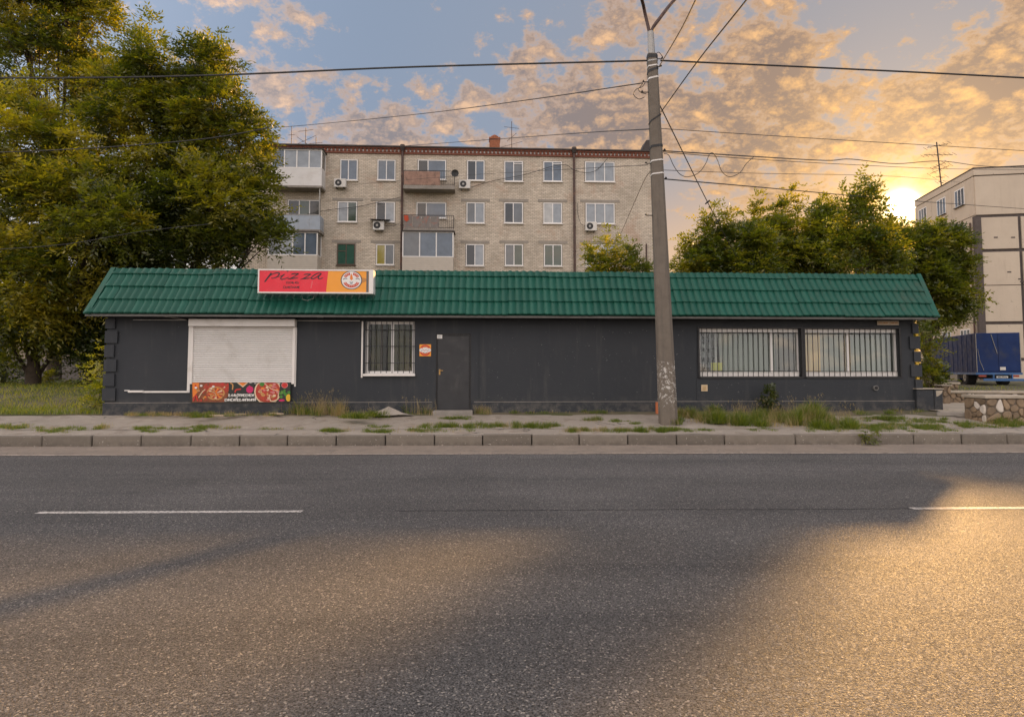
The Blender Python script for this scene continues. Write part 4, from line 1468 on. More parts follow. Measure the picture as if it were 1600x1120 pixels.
for k in range(40):
    a, q = rb.uniform(0, 6.28), rb.uniform(0, 1) ** .5
    bdisc(1112 + 140 * q * math.cos(a), 250 + 122 * q * math.sin(a), rb.uniform(10, 30), rb.uniform(8, 22), rb.choice((5, 1, 3, 5, 9, 0, 10, 5)), n=10)
bline([(1060, 140), (1150, 215), (1240, 245)], .018, 3); bline([(1130, 290), (1150, 370), (1230, 350), (1245, 290)], .025, 3)
bdisc(1040, 160, 32, 28, 6, n=9)
bpoly([(1270, 122), (1405, 122), (1395, 378), (1290, 378), (1250, 300)], 11)
bdisc(1322, 172, 42, 38, 5, n=14); bdisc(1322, 174, 34, 30, 9, n=14)
for k in range(12):
    bdisc(rb.uniform(1275, 1390), rb.uniform(225, 330), rb.uniform(14, 28), rb.uniform(12, 22), 6, n=8)
bdisc(1370, 330, 32, 46, 7, n=12); bdisc(1285, 362, 40, 14, 4, n=9)
for (x0, x1, y, n, sd) in ((622, 940, 298, 12, 4), (575, 965, 356, 15, 6)):
    yb[0] -= .0003
    a, b = bpt(x0, y), bpt(x1, y)
    glyphs(bp, a[0], b[0], a[1], .062, n, sd, yb[0], 8, .017)
bline([(735, 315), (720, 345)], .016, 8); bline([(955, 320), (962, 365)], .02, 8)
bp.build('food_print', BM, bn, fix=False)

# ---- street plaque near the right corner
pq = K.empty('street_plaque', label='narrow beige name plaque above right big window', cat='plaque')
r = K.rect(1369.5, 501.5, 1403, 508)
MB().box(r[0], r[1], -.04, -.021, r[2], r[3]).build('plate', M['beige'], pq)
pm = MB()
zc = (r[2] + r[3]) / 2
glyphs(pm, r[0] + .04, r[0] + .09, zc, .045, 1, 2, -.042, 0, .012)
glyphs(pm, r[0] + .11, r[0] + .30, zc, .04, 6, 4, -.042, 0, .010)
glyphs(pm, r[0] + .34, r[1] - .03, zc, .04, 6, 6, -.042, 0, .010)
pm.build('plaque_lettering', M['tan'], pq, fix=False)


# ================================================================== LOW WALL, STONE WALLS
dw = thing('low_wall', label='short charcoal painted low wall with peeled corner, at right end of kiosk', cat='wall', loc=K.o, rz=K.a)
r = K.rect(1428, 609, 1462, 650, -.02)
zt_ = K.uz(1440, 608.5)[1]
MB().cbox(r[0] + .02, K.u(1460, 630, -.12), -.12, .9, GB, zt_, .015).build('wall_block', M['stucco'], dw)
e_ = K.u(1460, 630, -.12)
e2 = K.u(1473, 630, -.12)
MB().cbox(e_ + .001, e2, -.14, .25, GB - .05, zt_ + .01, .015).build('end_pier', M['stucco'], dw)
MB().box(r[0] + .0, e2 + .02, -.15, .92, zt_ + .012, zt_ + .035).build('coping', M['cap'], dw)
# flake of bare render showing on the pier
fl = MB().poly([(e_ + .04, -.144, zt_ - .03), (e2 - .01, -.144, zt_ - .02), (e2 - .03, -.144, zt_ - .10), (e_ + .12, -.144, zt_ - .16), (e_ + .05, -.144, zt_ - .19)])
fl.build('bare_patch', M['cap'], dw, fix=False)


def voronoi_cells(w, h, n, seed, relax=2):
    """convex cells of a jittered point set, clipped to a w x h rectangle (for rubble masonry)"""
    rr_ = random.Random(seed)
    pts = [(rr_.uniform(0, w), rr_.uniform(0, h)) for _ in range(n)]

    def cell(i):
        poly = [(0, 0), (w, 0), (w, h), (0, h)]
        px, py = pts[i]
        for j, (qx, qy) in enumerate(pts):
            if j == i: continue
            mx, my, dx, dy = (px + qx) / 2, (py + qy) / 2, qx - px, qy - py
            out = []
            for k in range(len(poly)):
                a, b = poly[k], poly[(k + 1) % len(poly)]
                da, db = (a[0] - mx) * dx + (a[1] - my) * dy, (b[0] - mx) * dx + (b[1] - my) * dy
                if da <= 0: out.append(a)
                if da * db < 0:
                    t_ = da / (da - db)
                    out.append((a[0] + (b[0] - a[0]) * t_, a[1] + (b[1] - a[1]) * t_))
            poly = out
            if not poly: break
        return poly
    for _ in range(relax):
        new = []
        for i in range(n):
            c = cell(i)
            new.append((sum(p[0] for p in c) / len(c), sum(p[1] for p in c) / len(c)) if c else pts[i])
        pts = new
    return [c for c in (cell(i) for i in range(n)) if len(c) > 2]


def stone_block(name, label, a, b, depth, z0, z1, n, seed, whites=(), cat='wall', cap=.07, both=True):
    """rubble masonry from ground point a to b (front face), with a stone for every cell and a coping"""
    a, b = Vector((a[0], a[1], 0)), Vector((b[0], b[1], 0))
    L = (b - a).length
    ang = math.atan2(b.y - a.y, b.x - a.x)
    t = thing(name, label=label, cat=cat, loc=(a.x, a.y, 0), rz=ang)
    MB().box(0, L, .0, depth, z0 - .1, z1 - cap).build('mortar_core', M['mortar'], t)
    MB().cbox(-.05, L + .05, -.06, depth + .05, z1 - cap + .001, z1, .015).build('coping', M['cap'], t)
    H = z1 - cap - z0
    rs = random.Random(seed)
    faces = [('f', L)]
    if both: faces += [('l', depth)]
    for fc, W in faces:
        for c in voronoi_cells(W, H, max(4, int(n * W / L)), seed + (fc == 'l') * 7):
            cx, cy = sum(p[0] for p in c) / len(c), sum(p[1] for p in c) / len(c)
            # shrink for the joint, cut each corner for a rounded outline
            q = []
            for k in range(len(c)):
                p0, p1, p2 = c[k - 1], c[k], c[(k + 1) % len(c)]
                q.append((p1[0] * .72 + p0[0] * .28, p1[1] * .72 + p0[1] * .28)); q.append((p1[0] * .72 + p2[0] * .28, p1[1] * .72 + p2[1] * .28))
            sh_ = rs.uniform(.84, .93)
            q = [(cx + (x - cx) * sh_, cy + (y - cy) * sh_) for x, y in q]
            pr_ = rs.uniform(.02, .045)
            mb = MB()
            ring = lambda s, d: [((cx + (x - cx) * s, -d, z0 + cy + (y - cy) * s) if fc == 'f' else (-d, depth - (cx + (x - cx) * s), z0 + cy + (y - cy) * s)) for x, y in q]
            rr_ = [ring(1, -.01), ring(1, pr_ * .6), ring(.82, pr_)]
            m_ = len(q)
            mb.v = rr_[0] + rr_[1] + rr_[2]
            for lv in range(2):
                mb.f += [(lv * m_ + k, lv * m_ + (k + 1) % m_, (lv + 1) * m_ + (k + 1) % m_, (lv + 1) * m_ + k) for k in range(m_)]
            mb.f.append(tuple(range(2 * m_, 3 * m_)))
            mb.mi = [0] * len(mb.f)
            white = rs.random() < .13
            mb.build('stone', M['stone_b'] if white else M['stone_a'], t, smooth=False)
    return t


a = at(1541, 640, 15.4)
stone_block('stone_pier', 'broad field-stone pier with flat concrete coping, nearest to kerb at right edge', (a.x, a.y), (a.x + .95, a.y + .03), .7, .30, at(1570, 617.5, 15.4).z, 15, 3)
a, b = at(1474, 630, 20.6), at(1570, 634, 20.0)
stone_block('stone_wall', 'low rubble stone wall behind sunlit yard, running behind the pier', (a.x, a.y), (b.x + 1.5, b.y), .4, .52, at(1510, 610.5, 20.4).z, 26, 8, both=False)
a = at(1464, 618, 24.0)
stone_block('stone_pier', 'small pale-capped stone pier farthest back, beside green bush', (a.x, a.y), (a.x + .78, a.y - .05), .6, .5, at(1480, 597, 24.0).z, 9, 5)
a = at(1473, 625, 20.0)
stone_block('stone_post', 'short upright brown stone post where the low rubble wall begins', (a.x, a.y), (a.x + .24, a.y), .3, .52, at(1480, 601.5, 20.0).z, 4, 6, cap=.02)

# ================================================================== APARTMENT BLOCK
apt = B.empty('apartment_block', label='pale brick apartment block with red cornice rising behind green roof', cat='building')
bl, br_ = B.u(380, 330), B.u(1021, 330)
zr = B.uz(700, 232)[1]
zc0 = B.uz(700, 242.5)[1]
MB().box(bl, br_, 0, 12, 0.3, zc0).build('facade_wall', M['brick'], apt)
co_ = MB()
co_.box(bl, br_ + .1, -.10, 12.1, zc0 + .002, zc0 + .14); co_.box(bl, br_ + .18, -.2, 12.2, zc0 + .32, zr - .06)
co_.build('cornice', M['cornice'], apt)
MB().box(bl - .05, br_ + .25, -.30, 12.3, zr - .058, zr + .03).build('roof_edge', M['roof_felt'], apt)
MB().box(bl, br_ + .06, -.06, 12.06, zc0 + .142, zc0 + .318).build('dentil_bed', M['white_sheet'], apt)
dn = MB()
x = bl
while x < br_:
    dn.box(x, x + .16, -.15, -.061, zc0 + .142, zc0 + .318)
    x += .27
dn.build('dentil_course', M['cornice'], apt, kind='stuff')

ra_ = random.Random(17)


def apt_window(px0, py0, px1, py1, splits, panes=None, lintel=True, fm=None, sill=True, tr=None):
    r = B.rect(px0, py0, px1, py1)
    # dark reveal line around the recessed frame, then the frame itself
    w = window_frame(apt, r, -.06, .0, .058, splits, panes or [ra_.choice(PANES) for _ in range(len(splits) + 1)], fm, cross=tr)
    MB().box(r[0] - .05, r[1] + .05, -.012, -.001, r[2] - .02, r[3] + .05).build('reveal', M['lintel'], w)
    if sill:
        MB().box(r[0] - .06, r[1] + .06, -.14, -.002, r[2] - .07, r[2] - .022).build('sill', fm or M['white_plastic'], w)
    if lintel:
        MB().box(r[0] - .38, r[1] + .38, -.028, -.002, r[3] + .08, r[3] + .26).build('lintel', M['lintel'], w)
    return w


PB, PC, PD_, PP, PM_, PG = PANES
wins = [
    ((532, 250, 559, 282), [.47], [PB, PB], 0), ((590, 250.5, 618, 282), [.5], [PB, PB], 0), ((730, 251.5, 757, 282.5), [.5], [PD_, PB], 0),
    ((788, 252.5, 817, 284), [.5], [PB, PM_], 0), ((849, 253, 878, 284), [.5], [PB, PB], 0), ((914, 253.5, 960, 284.5), [.33, .66], [PC, PC, PC], 0),
    ((528, 315.5, 558, 347), [.52], [PC, PG], 1), ((588, 316, 617, 347), [.5], [PD_, PC], 1), ((729, 317, 757, 349), [.48], [PM_, PC], 1),
    ((788, 317, 817, 349), [.48], [PD_, PM_], 1), ((849, 317.5, 878, 349.5), [.5], [PP, PC], 1), ((915, 318, 960, 350), [.33, .66], [PC, PC, PC], 1),
    ((588, 382, 616, 414), [.5], [M['pane_yellow'], PM_], 1), ((728, 382, 756, 415.5), [.5], [PD_, PC], 1), ((789, 382, 817, 415.5), [.5], [PM_, PG], 1),
    ((850, 382.5, 878, 416), [.5], [PG, PG], 1), ((915, 383, 960, 417), [.33, .66], [PP, PP, PC], 1)]
for rc, spl, pn, lt_ in wins:
    tr = {1: .12} if rc[0] in (788, 849) and rc[1] < 300 else None
    apt_window(*rc, spl, pn, bool(lt_), tr=tr)
apt_window(527, 381, 555, 414, [.5], [M['pane_green'], M['pane_green']], True, M['old_wood'], tr={0: .35})
# windows a floor lower and to the left, half hidden by roof and leaves
apt_window(653, 250.5, 697, 281, [.36], [PD_, PB], False)
apt_window(651, 317, 697, 341, [.33], [PD_, PB], False)
apt_window(450, 313, 500, 340, [.36, .68], [PD_, PG, PD_], False)

# lower floors exist behind the kiosk: plain sills line only
MB().box(bl, br_, -.03, -.002, .31, 1.1).build('base_course', M['concrete'], apt)


def glazed_balcony(px0, px1, y0, yr, y1, dep, n, lower, label=None, side='right'):
    """enclosed balcony: parapet, posts, panes on front and on the visible side, flat roof"""
    t = thing('glazed_balcony'); t.parent = apt
    r = B.rect(px0, y0, px1, y1, -dep)
    u0, u1, z0, z1 = r
    zm = B.uz((px0 + px1) / 2, yr, -dep)[1]
    MB().box(u0, u1, -dep, -.002, z0, zm).build('parapet', lower, t)
    if lower is M['siding']:
        k = 1
        while z0 + k * .13 < zm:
            MB().box(u0 - .01, u1 + .01, -dep - .012, -.003, z0 + k * .13, z0 + k * .13 + .018).build('siding_board', M['siding'], t)
            k += 1
    fr_ = MB()
    t_ = .07
    fr_.box(u0, u1, -dep - .01, -dep + .06, zm, zm + t_); fr_.box(u0, u1, -dep - .01, -dep + .06, z1 - t_, z1)
    for i in range(n + 1):
        c = u0 + t_ / 2 + (u1 - u0 - t_) * i / n
        fr_.box(c - t_ / 2, c + t_ / 2, -dep - .012, -dep + .058, zm, z1)
    for xx in (u0, u1 - .06):
        fr_.box(xx, xx + .06, -dep + .07, -.002, zm, zm + t_); fr_.box(xx, xx + .06, -dep + .07, -.002, z1 - t_, z1); fr_.box(xx, xx + .06, -.08, -.002, zm, z1)
    fr_.build('frame', M['pvc'], t)
    for i in range(n):
        a = u0 + t_ + (u1 - u0 - t_) * i / n
        b = u0 + (u1 - u0 - t_) * (i + 1) / n
        MB().poly([(a, -dep + .03, zm + t_), (b, -dep + .03, zm + t_), (b, -dep + .03, z1 - t_), (a, -dep + .03, z1 - t_)]).build('pane', ra_.choice((PB, PM_, PC, PB)), t, fix=False)
    for xx in (u0 + .03, u1 - .03):
        MB().poly([(xx, -dep + .07, zm + t_), (xx, -.08, zm + t_), (xx, -.08, z1 - t_), (xx, -dep + .07, z1 - t_)]).build('side_pane', PM_, t, fix=False)
    MB().box(u0 - .08, u1 + .08, -dep - .1, -.002, z1 + .002, z1 + .07).build('canopy', M['roof_felt'], t)
    MB().box(u0 - .03, u1 + .03, -dep - .05, -.002, z0 - .14, z0 - .002).build('floor_slab', M['concrete'], t)
    return t


gb = glazed_balcony(424, 503, 233.5, 263, 290, 1.05, 4, M['white_sheet'])
gb2 = glazed_balcony(418, 496, 362.5, 399, 432, 1.05, 4, M['siding'])
gb3 = glazed_balcony(628.5, 708.5, 362, 402, 432, 1.0, 3, M['siding'])
# open balcony with blue-grey sheets
ob = thing('open_balcony'); ob.parent = apt
r = B.rect(415, 336, 500, 358.5, -1.05)
for i in range(5):
    a = r[0] + (r[1] - r[0]) * i / 5
    MB().box(a + .008, a + (r[1] - r[0]) / 5 - .008, -1.05, -1.02, r[2], r[3]).build('sheet_panel', M['blue_sheet'], ob)
MB().box(r[1] - .03, r[1], -1.018, -.01, r[2], r[3]).build('side_panel', M['blue_sheet'], ob)
MB().box(r[0], r[1] + .02, -1.07, -1.0, r[3] + .002, r[3] + .05).build('top_rail', M['steel'], ob)
MB().box(r[0], r[1] + .05, -1.12, -.002, r[2] - .2, r[2] - .002).build('floor_slab', M['concrete'], ob)
MB().box(r[1] - .1, r[1] - .04, -1.0, -.94, r[3] + .05, r[3] + 1.85).build('corner_post', M['steel'], ob)


def rail_balcony(px0, px1, y0, y1, pmat, p0, p1, np_):
    t = thing('railed_balcony'); t.parent = apt
    dep = 1.0
    r = B.rect(px0, y0, px1, y1, -dep)
    u0, u1, z0, z1 = r
    MB().box(u0 - .02, u1 + .02, -dep - .03, -.002, z0 - .24, z0 - .002).build('floor_slab', M['concrete'], t)
    rl = MB()
    rl.box(u0, u1, -dep, -dep + .04, z1 - .04, z1); rl.box(u0, u1, -dep, -dep + .03, z0 + .08, z0 + .11)
    for xx in (u0, u1 - .04):
        rl.box(xx, xx + .04, -dep + .041, -.002, z1 - .04, z1)
    rl.build('hand_rail', M['black'], t)
    n = int((u1 - u0) / .14)
    for i in range(n + 1):
        x_ = u0 + (u1 - u0 - .02) * i / n
        MB().box(x_, x_ + .018, -dep + .008, -dep + .026, z0, z1 - .041).build('baluster', M['black'], t)
    for i in range(7):
        y_ = -dep + .1 + i * .13
        MB().box(u1 - .03, u1 - .012, y_, y_ + .018, z0, z1 - .041).build('baluster', M['black'], t)
    a0, a1 = B.u(p0, y0, -dep), B.u(p1, y0, -dep)
    for i in range(np_):
        a = a0 + (a1 - a0) * i / np_
        MB().box(a + .012, a + (a1 - a0) / np_ - .012, -dep - .02, -dep - .002, z0 + .03, z1 - .07 - .02 * (i % 2)).build('sheet_panel', pmat, t)
    return t


rail_balcony(630.5, 710, 266.5, 290, M['rust_panel'], 631, 688, 1)
rail_balcony(630.5, 709, 336, 357.5, M['grey_panel'], 631, 686, 4)
u, z = B.uz(634, 337, -1.05)
rag = MB().add([(u - .12, -1.06, z + .02), (u + .16, -1.06, z + .02), (u + .2, -1.065, z - .3), (u + .05, -1.06, z - .42), (u - .1, -1.064, z - .28)], [(0, 1, 2, 3, 4)])
rag.add([(u - .12, -1.02, z + .02), (u + .16, -1.02, z + .02), (u + .14, -1.02, z - .15), (u - .1, -1.02, z - .15)], [(0, 1, 2, 3)]).add([(u - .12, -1.06, z + .02), (u + .16, -1.06, z + .02), (u + .16, -1.02, z + .02), (u - .12, -1.02, z + .02)], [(0, 1, 2, 3)])
tag(rag.build('cloth', mat('red_cloth', (0.45, 0.07, 0.03), 0.9), loc=(B.o.x, B.o.y, 0), rz=B.a, fix=False), 'small red cloth hung over left end of lower railed balcony', 'cloth')

# drainpipes
for px, y0 in ((628, 229.5), (897.5, 233.5)):
    u = B.u(px, 330, -.2)
    z = B.uz(px, y0, -.2)[1]
    dp = thing('drainpipe'); dp.parent = apt
    MB().tube([(u, -.2, 1.0), (u, -.2, z - .25)], .085, 10).build('pipe', M['rusty_steel'], dp)
    MB().tube([(u, -.2, z - .25), (u, -.25, z), (u, -.25, z + .12)], [.13, .19, .16], 10).build('hopper', M['roof_felt'], dp)
    for zz in np.arange(3, z - 1, 1.7):
        MB().tube([(u, -.2, zz), (u, -.2, zz + .06)], .105, 10).build('pipe_clip', M['rusty_steel'], dp)
u, z = B.uz(1010, 381, -.1)
MB().tube([(u, -.1, 1), (u, -.1, z)], .05, 8).build('thin_pipe', M['rusty_steel'], apt)
# chimney, roof hatch
u0, u1, z0, z1 = B.rect(765, 217, 781, 233, 2)
ch = thing('chimney'); ch.parent = apt
MB().box(u0, u1, 2, 2.8, zr - .1, z1).build('brick_stack', M['red_brick'], ch)
MB().box(u0 - .04, u1 + .04, 1.96, 2.84, z1 + .001, z1 + .12).build('corbel', M['red_brick'], ch)
MB().tube([((u0 + u1) / 2, 2.4, z1 + .12), ((u0 + u1) / 2, 2.4, z1 + .3), ((u0 + u1) / 2, 2.4, z1 + .42)], [.3, .28, .1], 10).build('chimney_pot', M['red_brick'], ch)
a, b, c = B.uz(998, 236, 1), B.uz(1010, 219, 1), B.uz(1024, 228, 1)
MB().prism([(a[0], 1, zr), (b[0], 1, b[1]), (c[0], 1, b[1]), (c[0] + .3, 1, zr)], (0, 1.2, 0)).build('roof_hatch', M['roof_felt'], apt)


def antenna(px, ytop, ybase, frame, v, label, arms, group=None, base=None, r=.025):
    u, z = frame.uz(px, ytop, v)
    zb = base if base is not None else frame.uz(px, ybase, v)[1]
    t = thing('roof_antenna', label=label, cat='antenna', group=group, loc=frame.w(u, v, zb), rz=frame.a)
    MB().tube([(0, 0, 0), (0, 0, z - zb)], r, 6).build('mast', M['rusty_steel'], t)
    for (f, hw, tilt, nb) in arms:
        zz = (z - zb) * f
        bm_ = MB().tube([(-hw, 0, zz - hw * tilt), (hw, 0, zz + hw * tilt)], r * .6, 5)
        for k in range(nb):
            s_ = -hw + 2 * hw * k / max(nb - 1, 1)
            bm_.tube([(s_, -.2, zz + s_ * tilt - .1), (s_, .2, zz + s_ * tilt + .1)], r * .4, 4)
        bm_.build('boom', M['rusty_steel'], t)
    return t


antenna(456, 198, 234, B, 3, 'thin bare mast antenna, leftmost on apartment roof', [(.75, .22, .1, 3)], base=zr)
antenna(478, 200, 234, B, 2, 'branching antenna on apartment roof just above glazed balcony', [(.9, .5, .15, 5), (.55, .75, .5, 5), (.45, .6, -.7, 4)], base=zr)
antenna(494, 214, 234, B, 2.5, 'short stubby antenna right of branching one on apartment roof', [(.7, .45, .1, 4)], base=zr)
antenna(799.5, 190, 234, B, 3, 'tall spidery antenna beside brick chimney', [(.85, .55, -.1, 5), (.62, .35, .9, 3), (.45, .8, .3, 6), (.2, .7, .8, 4)], base=zr)


def ac_unit(px0, y0, px1, y1, label, awn=False):
    dep = .32
    r = B.rect(px0, y0, px1, y1, -dep - .15)
    u0, u1, z0, z1 = r
    cu_, dz = (u0 + u1) / 2, (z1 - z0)
    t = thing('air_conditioner', label=label, cat='air conditioner', group='air conditioner boxes on the brick facade', loc=B.w(cu_, 0, z0), rz=B.a)
    h = (u1 - u0) / 2
    MB().cbox(-h, h, -dep - .15, -.15, 0, dz, .03).build('casing', M['ac'], t)
    MB().tube([(-h * .25, -dep - .162, dz * .5), (-h * .25, -dep - .152, dz * .5)], dz * .38, 18).build('fan_grille', M['black'], t)
    MB().tube([(-h * .25, -dep - .172, dz * .5), (-h * .25, -dep - .1625, dz * .5)], dz * .13, 12).build('fan_hub', M['steel'], t)
    for s_ in (-.6, .6):
        MB().box(h * s_ - .02, h * s_ + .02, -dep - .14, -.002, -.05, -.002).build('bracket', M['black'], t)
    if awn:
        MB().prism([(-h - .2, -dep - .35, dz + .05), (h + .35, -dep - .35, dz + .02), (h + .35, -.002, dz + .18), (-h - .2, -.002, dz + .18)], (0, 0, .03)).build('awning', M['roof_felt'], t)
    return t


ac_unit(521.5, 279, 540.5, 292, 'white air conditioner under top window nearest the glazed white balcony')
ac_unit(717, 281, 735, 294, 'white air conditioner right of upper railed balcony')
ac_unit(582.5, 345, 600, 359, 'boxy air conditioner under small dark awning beside drainpipe', True)
ac_unit(915, 346.5, 933, 360, 'white air conditioner below wide three pane window on second row')
u, z = B.uz(711, 272, -1.0)
fan = thing('satellite_dish', label='small dark dish on right end of upper railed balcony', cat='dish', loc=B.w(u, -1.0, z), rz=B.a)
dm = MB()
for k in range(4):
    rr0, rr1 = .26 * k / 4, .26 * (k + 1) / 4
    for i in range(14):
        a0, a1 = 6.2832 * i / 14, 6.2832 * (i + 1) / 14
        P_ = lambda r_, a_: (r_ * math.cos(a_), -.1 - (r_ / .26) ** 2 * .07, r_ * math.sin(a_))
        dm.add([P_(rr0, a0), P_(rr1, a0), P_(rr1, a1), P_(rr0, a1)], [(0, 1, 2, 3)])
dm.build('reflector', M['black'], fan, fix=False)
MB().tube([(0, 0, -.1), (0, -.08, 0)], .02, 6).tube([(0, -.1, -.2), (0, -.36, -.02)], .012, 6).build('feed_arm', M['black'], fan)


# service cables stapled and slung along the facade
def cable_px(name, pts, label, r=.02, frame=None, v=-.25, group=None):
    f = frame or B
    P_ = []
    for (x, y) in pts:
        u, z = f.uz(x, y, v)
        P_.append(f.w(u, v, z))
    o = MB().tube(catmull(P_), r, 5).build(name, M['cable'])
    return tag(o, label, 'cable', group)


def catmull(P, k=6):
    P = [Vector(p) for p in P]
    if len(P) < 3: return P
    Q = []
    ext = [P[0] * 2 - P[1]] + P + [P[-1] * 2 - P[-2]]
    for i in range(1, len(ext) - 2):
        a, b, c, d_ = ext[i - 1:i + 3]
        for j in range(k):
            t = j / k
            Q.append(0.5 * ((2 * b) + (c - a) * t + (2 * a - 5 * b + 4 * c - d_) * t ** 2 + (3 * b - a - 3 * c + d_) * t ** 3))
    Q.append(P[-1])
    return Q


cable_px('facade_cable', [(735, 293), (770, 283), (820, 273), (860, 261), (884, 258), (897, 266), (915, 270), (932, 266), (950, 247)], 'dark cable sagging across brick facade from air conditioner to far right window')
cable_px('facade_cable', [(430, 344), (470, 337), (515, 328), (560, 323), (600, 314), (628, 308)], 'dark cable crossing facade from left balcony to first drainpipe')
cable_px('facade_cable', [(598, 352), (612, 353), (624, 350)], 'short cable from awning-covered air conditioner to drainpipe')
cable_px('facade_cable', [(902, 318), (903, 335), (908, 350), (916, 353)], 'short reddish cable looping beside second drainpipe', .015)

# ================================================================== PANEL BUILDING AT THE RIGHT
PBF = Frame(*(lambda p: (p.x, p.y))(at(1523, 300, 50.0)), -9.0)
pb_ = PBF.empty('panel_building', label='beige precast panel building with dark seams at right edge', cat='building')
pl_top = PBF.uz(1523, 264)[1]
par0 = PBF.uz(1523, 275.5)[1]
lv = [PBF.uz(1523, y)[1] for y in (336.5, 390.5, 446.5, 503)]
lv = [par0] + lv + [lv[-1] - 2.85, lv[-1] - 5.7]
lv = [z for z in lv if z > 0.3] + [0.3]
FW, SD = 16.0, 10.0
cw = 3.1
MB().box(.06, FW, .06, SD, .2, par0 + .1).build('core_wall', M['seam'], pb_)
tp_ = MB()
tp_.box(-.06, FW, -.06, .2, par0 + .06, pl_top); tp_.box(-.06, .2, .201, SD, par0 + .06, pl_top); tp_.box(.2, FW, .2, SD, par0 + .101, par0 + .25)
tp_.build('parapet', M['panel'], pb_)
MB().box(-.1, FW, -.1, SD, pl_top + .001, pl_top + .08).build('parapet_flashing', M['roof_felt'], pb_)
for i in range(5):
    for j in range(len(lv) - 1):
        g0, g1 = (.02, .03) if j in (0, 3) else (.03, .22)
        u0_ = i * cw + (.01 if i == 0 else .07)
        u1_ = (i + 1) * cw - .16
        if j == 0:
            if i % 2: continue
            u1_ = min((i + 2) * cw - .05, FW)
        MB().cbox(u0_, min(u1_, FW), -.07 if j else -.045, .059, lv[j + 1] + g0, lv[j] - g1, .015).build('wall_panel', M['panel'], pb_)
# side facing the kiosk: panels with windows let in
sideL = [0.0, 3.4, 6.8, SD]
side_win = {(0, 0): (1475, 300, 1508.5, 334), (0, 1): (1478, 357, 1512, 392), (0, 2): (1483, 412, 1516, 446), (0, 3): (1488, 462, 1519, 500), (1, 0): (1445, 318, 1464, 345)}
for i in range(3):
    for j in range(len(lv) - 1):
        v0_, v1_ = sideL[i] + (.06 if i == 0 else .02), sideL[i + 1] - .02
        za, zb = lv[j + 1] + .03, lv[j] - .03
        MB().box(-.07, .059, v0_, v1_, za, zb).build('wall_panel', M['panel'], pb_)
        if j < 5:
            wv0, wv1 = (1.35, 2.85) if i == 0 else (v0_ + .9, v0_ + 2.4)
            wz1 = zb - (.42 if j == 0 else .42)
            wz0 = wz1 - 1.45
            w = thing('window'); w.parent = pb_
            f = MB()
            for (a, b, c, e) in ((wv0, wv1, wz0, wz0 + .08), (wv0, wv1, wz1 - .08, wz1), (wv0, wv0 + .08, wz0 + .081, wz1 - .081), (wv1 - .08, wv1, wz0 + .081, wz1 - .081), (wv0 + .46, wv0 + .54, wz0 + .081, wz1 - .081), (wv0 + .96, wv0 + 1.04, wz0 + .081, wz1 - .081)):
                f.box(-.10, -.071, a, b, c, e)
            f.build('frame', M['pvc'], w)
            for k in range(3):
                a = wv0 + .08 + k * .48
                MB().poly([(-.08, a, wz0 + .08), (-.08, a + .42, wz0 + .08), (-.08, a + .42, wz1 - .08), (-.08, a, wz1 - .08)]).build('pane', ra_.choice((PD_, PM_, PD_, PB)), w, fix=False)
            MB().box(-.22, -.071, wv0 - .05, wv1 + .05, wz0 - .05, wz0 - .002).build('sill', M['roof_felt'], w)
MB().box(-.16, .3, -.14, .2, .3, lv[1] - .1).build('corner_seam', M['seam'], pb_)
MB().tube([(-.2, .5, .5), (-.2, .5, lv[1] - .5)], .07, 8).build('corner_pipe', M['rusty_steel'], pb_)
# spots where fixings were torn out
for (px, y) in ((1556, 371), (1583, 371), (1577, 425), (1594, 436), (1597, 440)):
    u, z = PBF.uz(px, y, -.08)
    MB().box(u - .14, u + .14, -.085, -.072, z - .05, z + .05).build('wall_hole', M['seam'], pb_)
u, z = PBF.uz(1466, 291, 6)
ab = PBF.w(.3, 5.7, pl_top + .05)
an = thing('roof_antenna', label='tall many armed antenna on panel building, black against sunset', cat='antenna', loc=ab, rz=PBF.a)
ztop = at(1461, 222, ab.y).z - ab.z
MB().tube([(0, 0, 0), (-.25, 0, ztop)], .05, 6).build('mast', M['black'], an)
for (f, hw, tl, nb) in ((.92, 1.0, .22, 6), (.72, 1.3, .03, 8), (.5, .6, .5, 6), (.40, .9, .45, 5), (.24, .5, .1, 3), (.13, .35, 0, 3)):
    zz = ztop * f
    bm_ = MB().tube([(-hw - .2 * f, -.3, zz - hw * tl), (hw - .2 * f, .3, zz + hw * tl)], .022, 5)
    for k in range(nb):
        s_ = -hw + 2 * hw * k / (nb - 1)
        bm_.tube([(s_ - .2 * f, -.35, zz + s_ * tl - .22), (s_ - .2 * f, .35, zz + s_ * tl + .22)], .016, 4)
    bm_.build('boom', M['black'], an)

# pale house glimpsed beyond the trunk at the left
HF = Frame(*(lambda p: (p.x, p.y))(at(20, 570, 34.0)), 3.0)
hs = HF.empty('plastered_house', label='pale plastered house with grey plinth, glimpsed behind dark trunk at left', cat='house')
hz0 = 0.8
hp = HF.uz(70, 560)[1]
h1 = HF.u(150, 560)
MB().box(-6, h1, 0, 5, hp + .002, 4.6).build('plaster_wall', M['pale_wall'], hs)
MB().box(-6, h1, -.08, 5.05, hz0 - .2, hp).build('plinth', M['grey_plinth'], hs)
ua, ub = HF.u(77, 560), HF.u(88, 560)
MB().box(ua, ub, -.25, -.001, hz0, 4.6).build('pilaster', M['pale_wall'], hs)
MB().box(-6.3, h1 + .3, -.4, 5.3, 4.602, 4.8).build('roof_slab', M['roof_felt'], hs)
MB().box(HF.u(90, 588), h1 + .5, -1.2, -.6, hz0 - .2, hz0 + .14).build('concrete_step', M['cap'], hs)

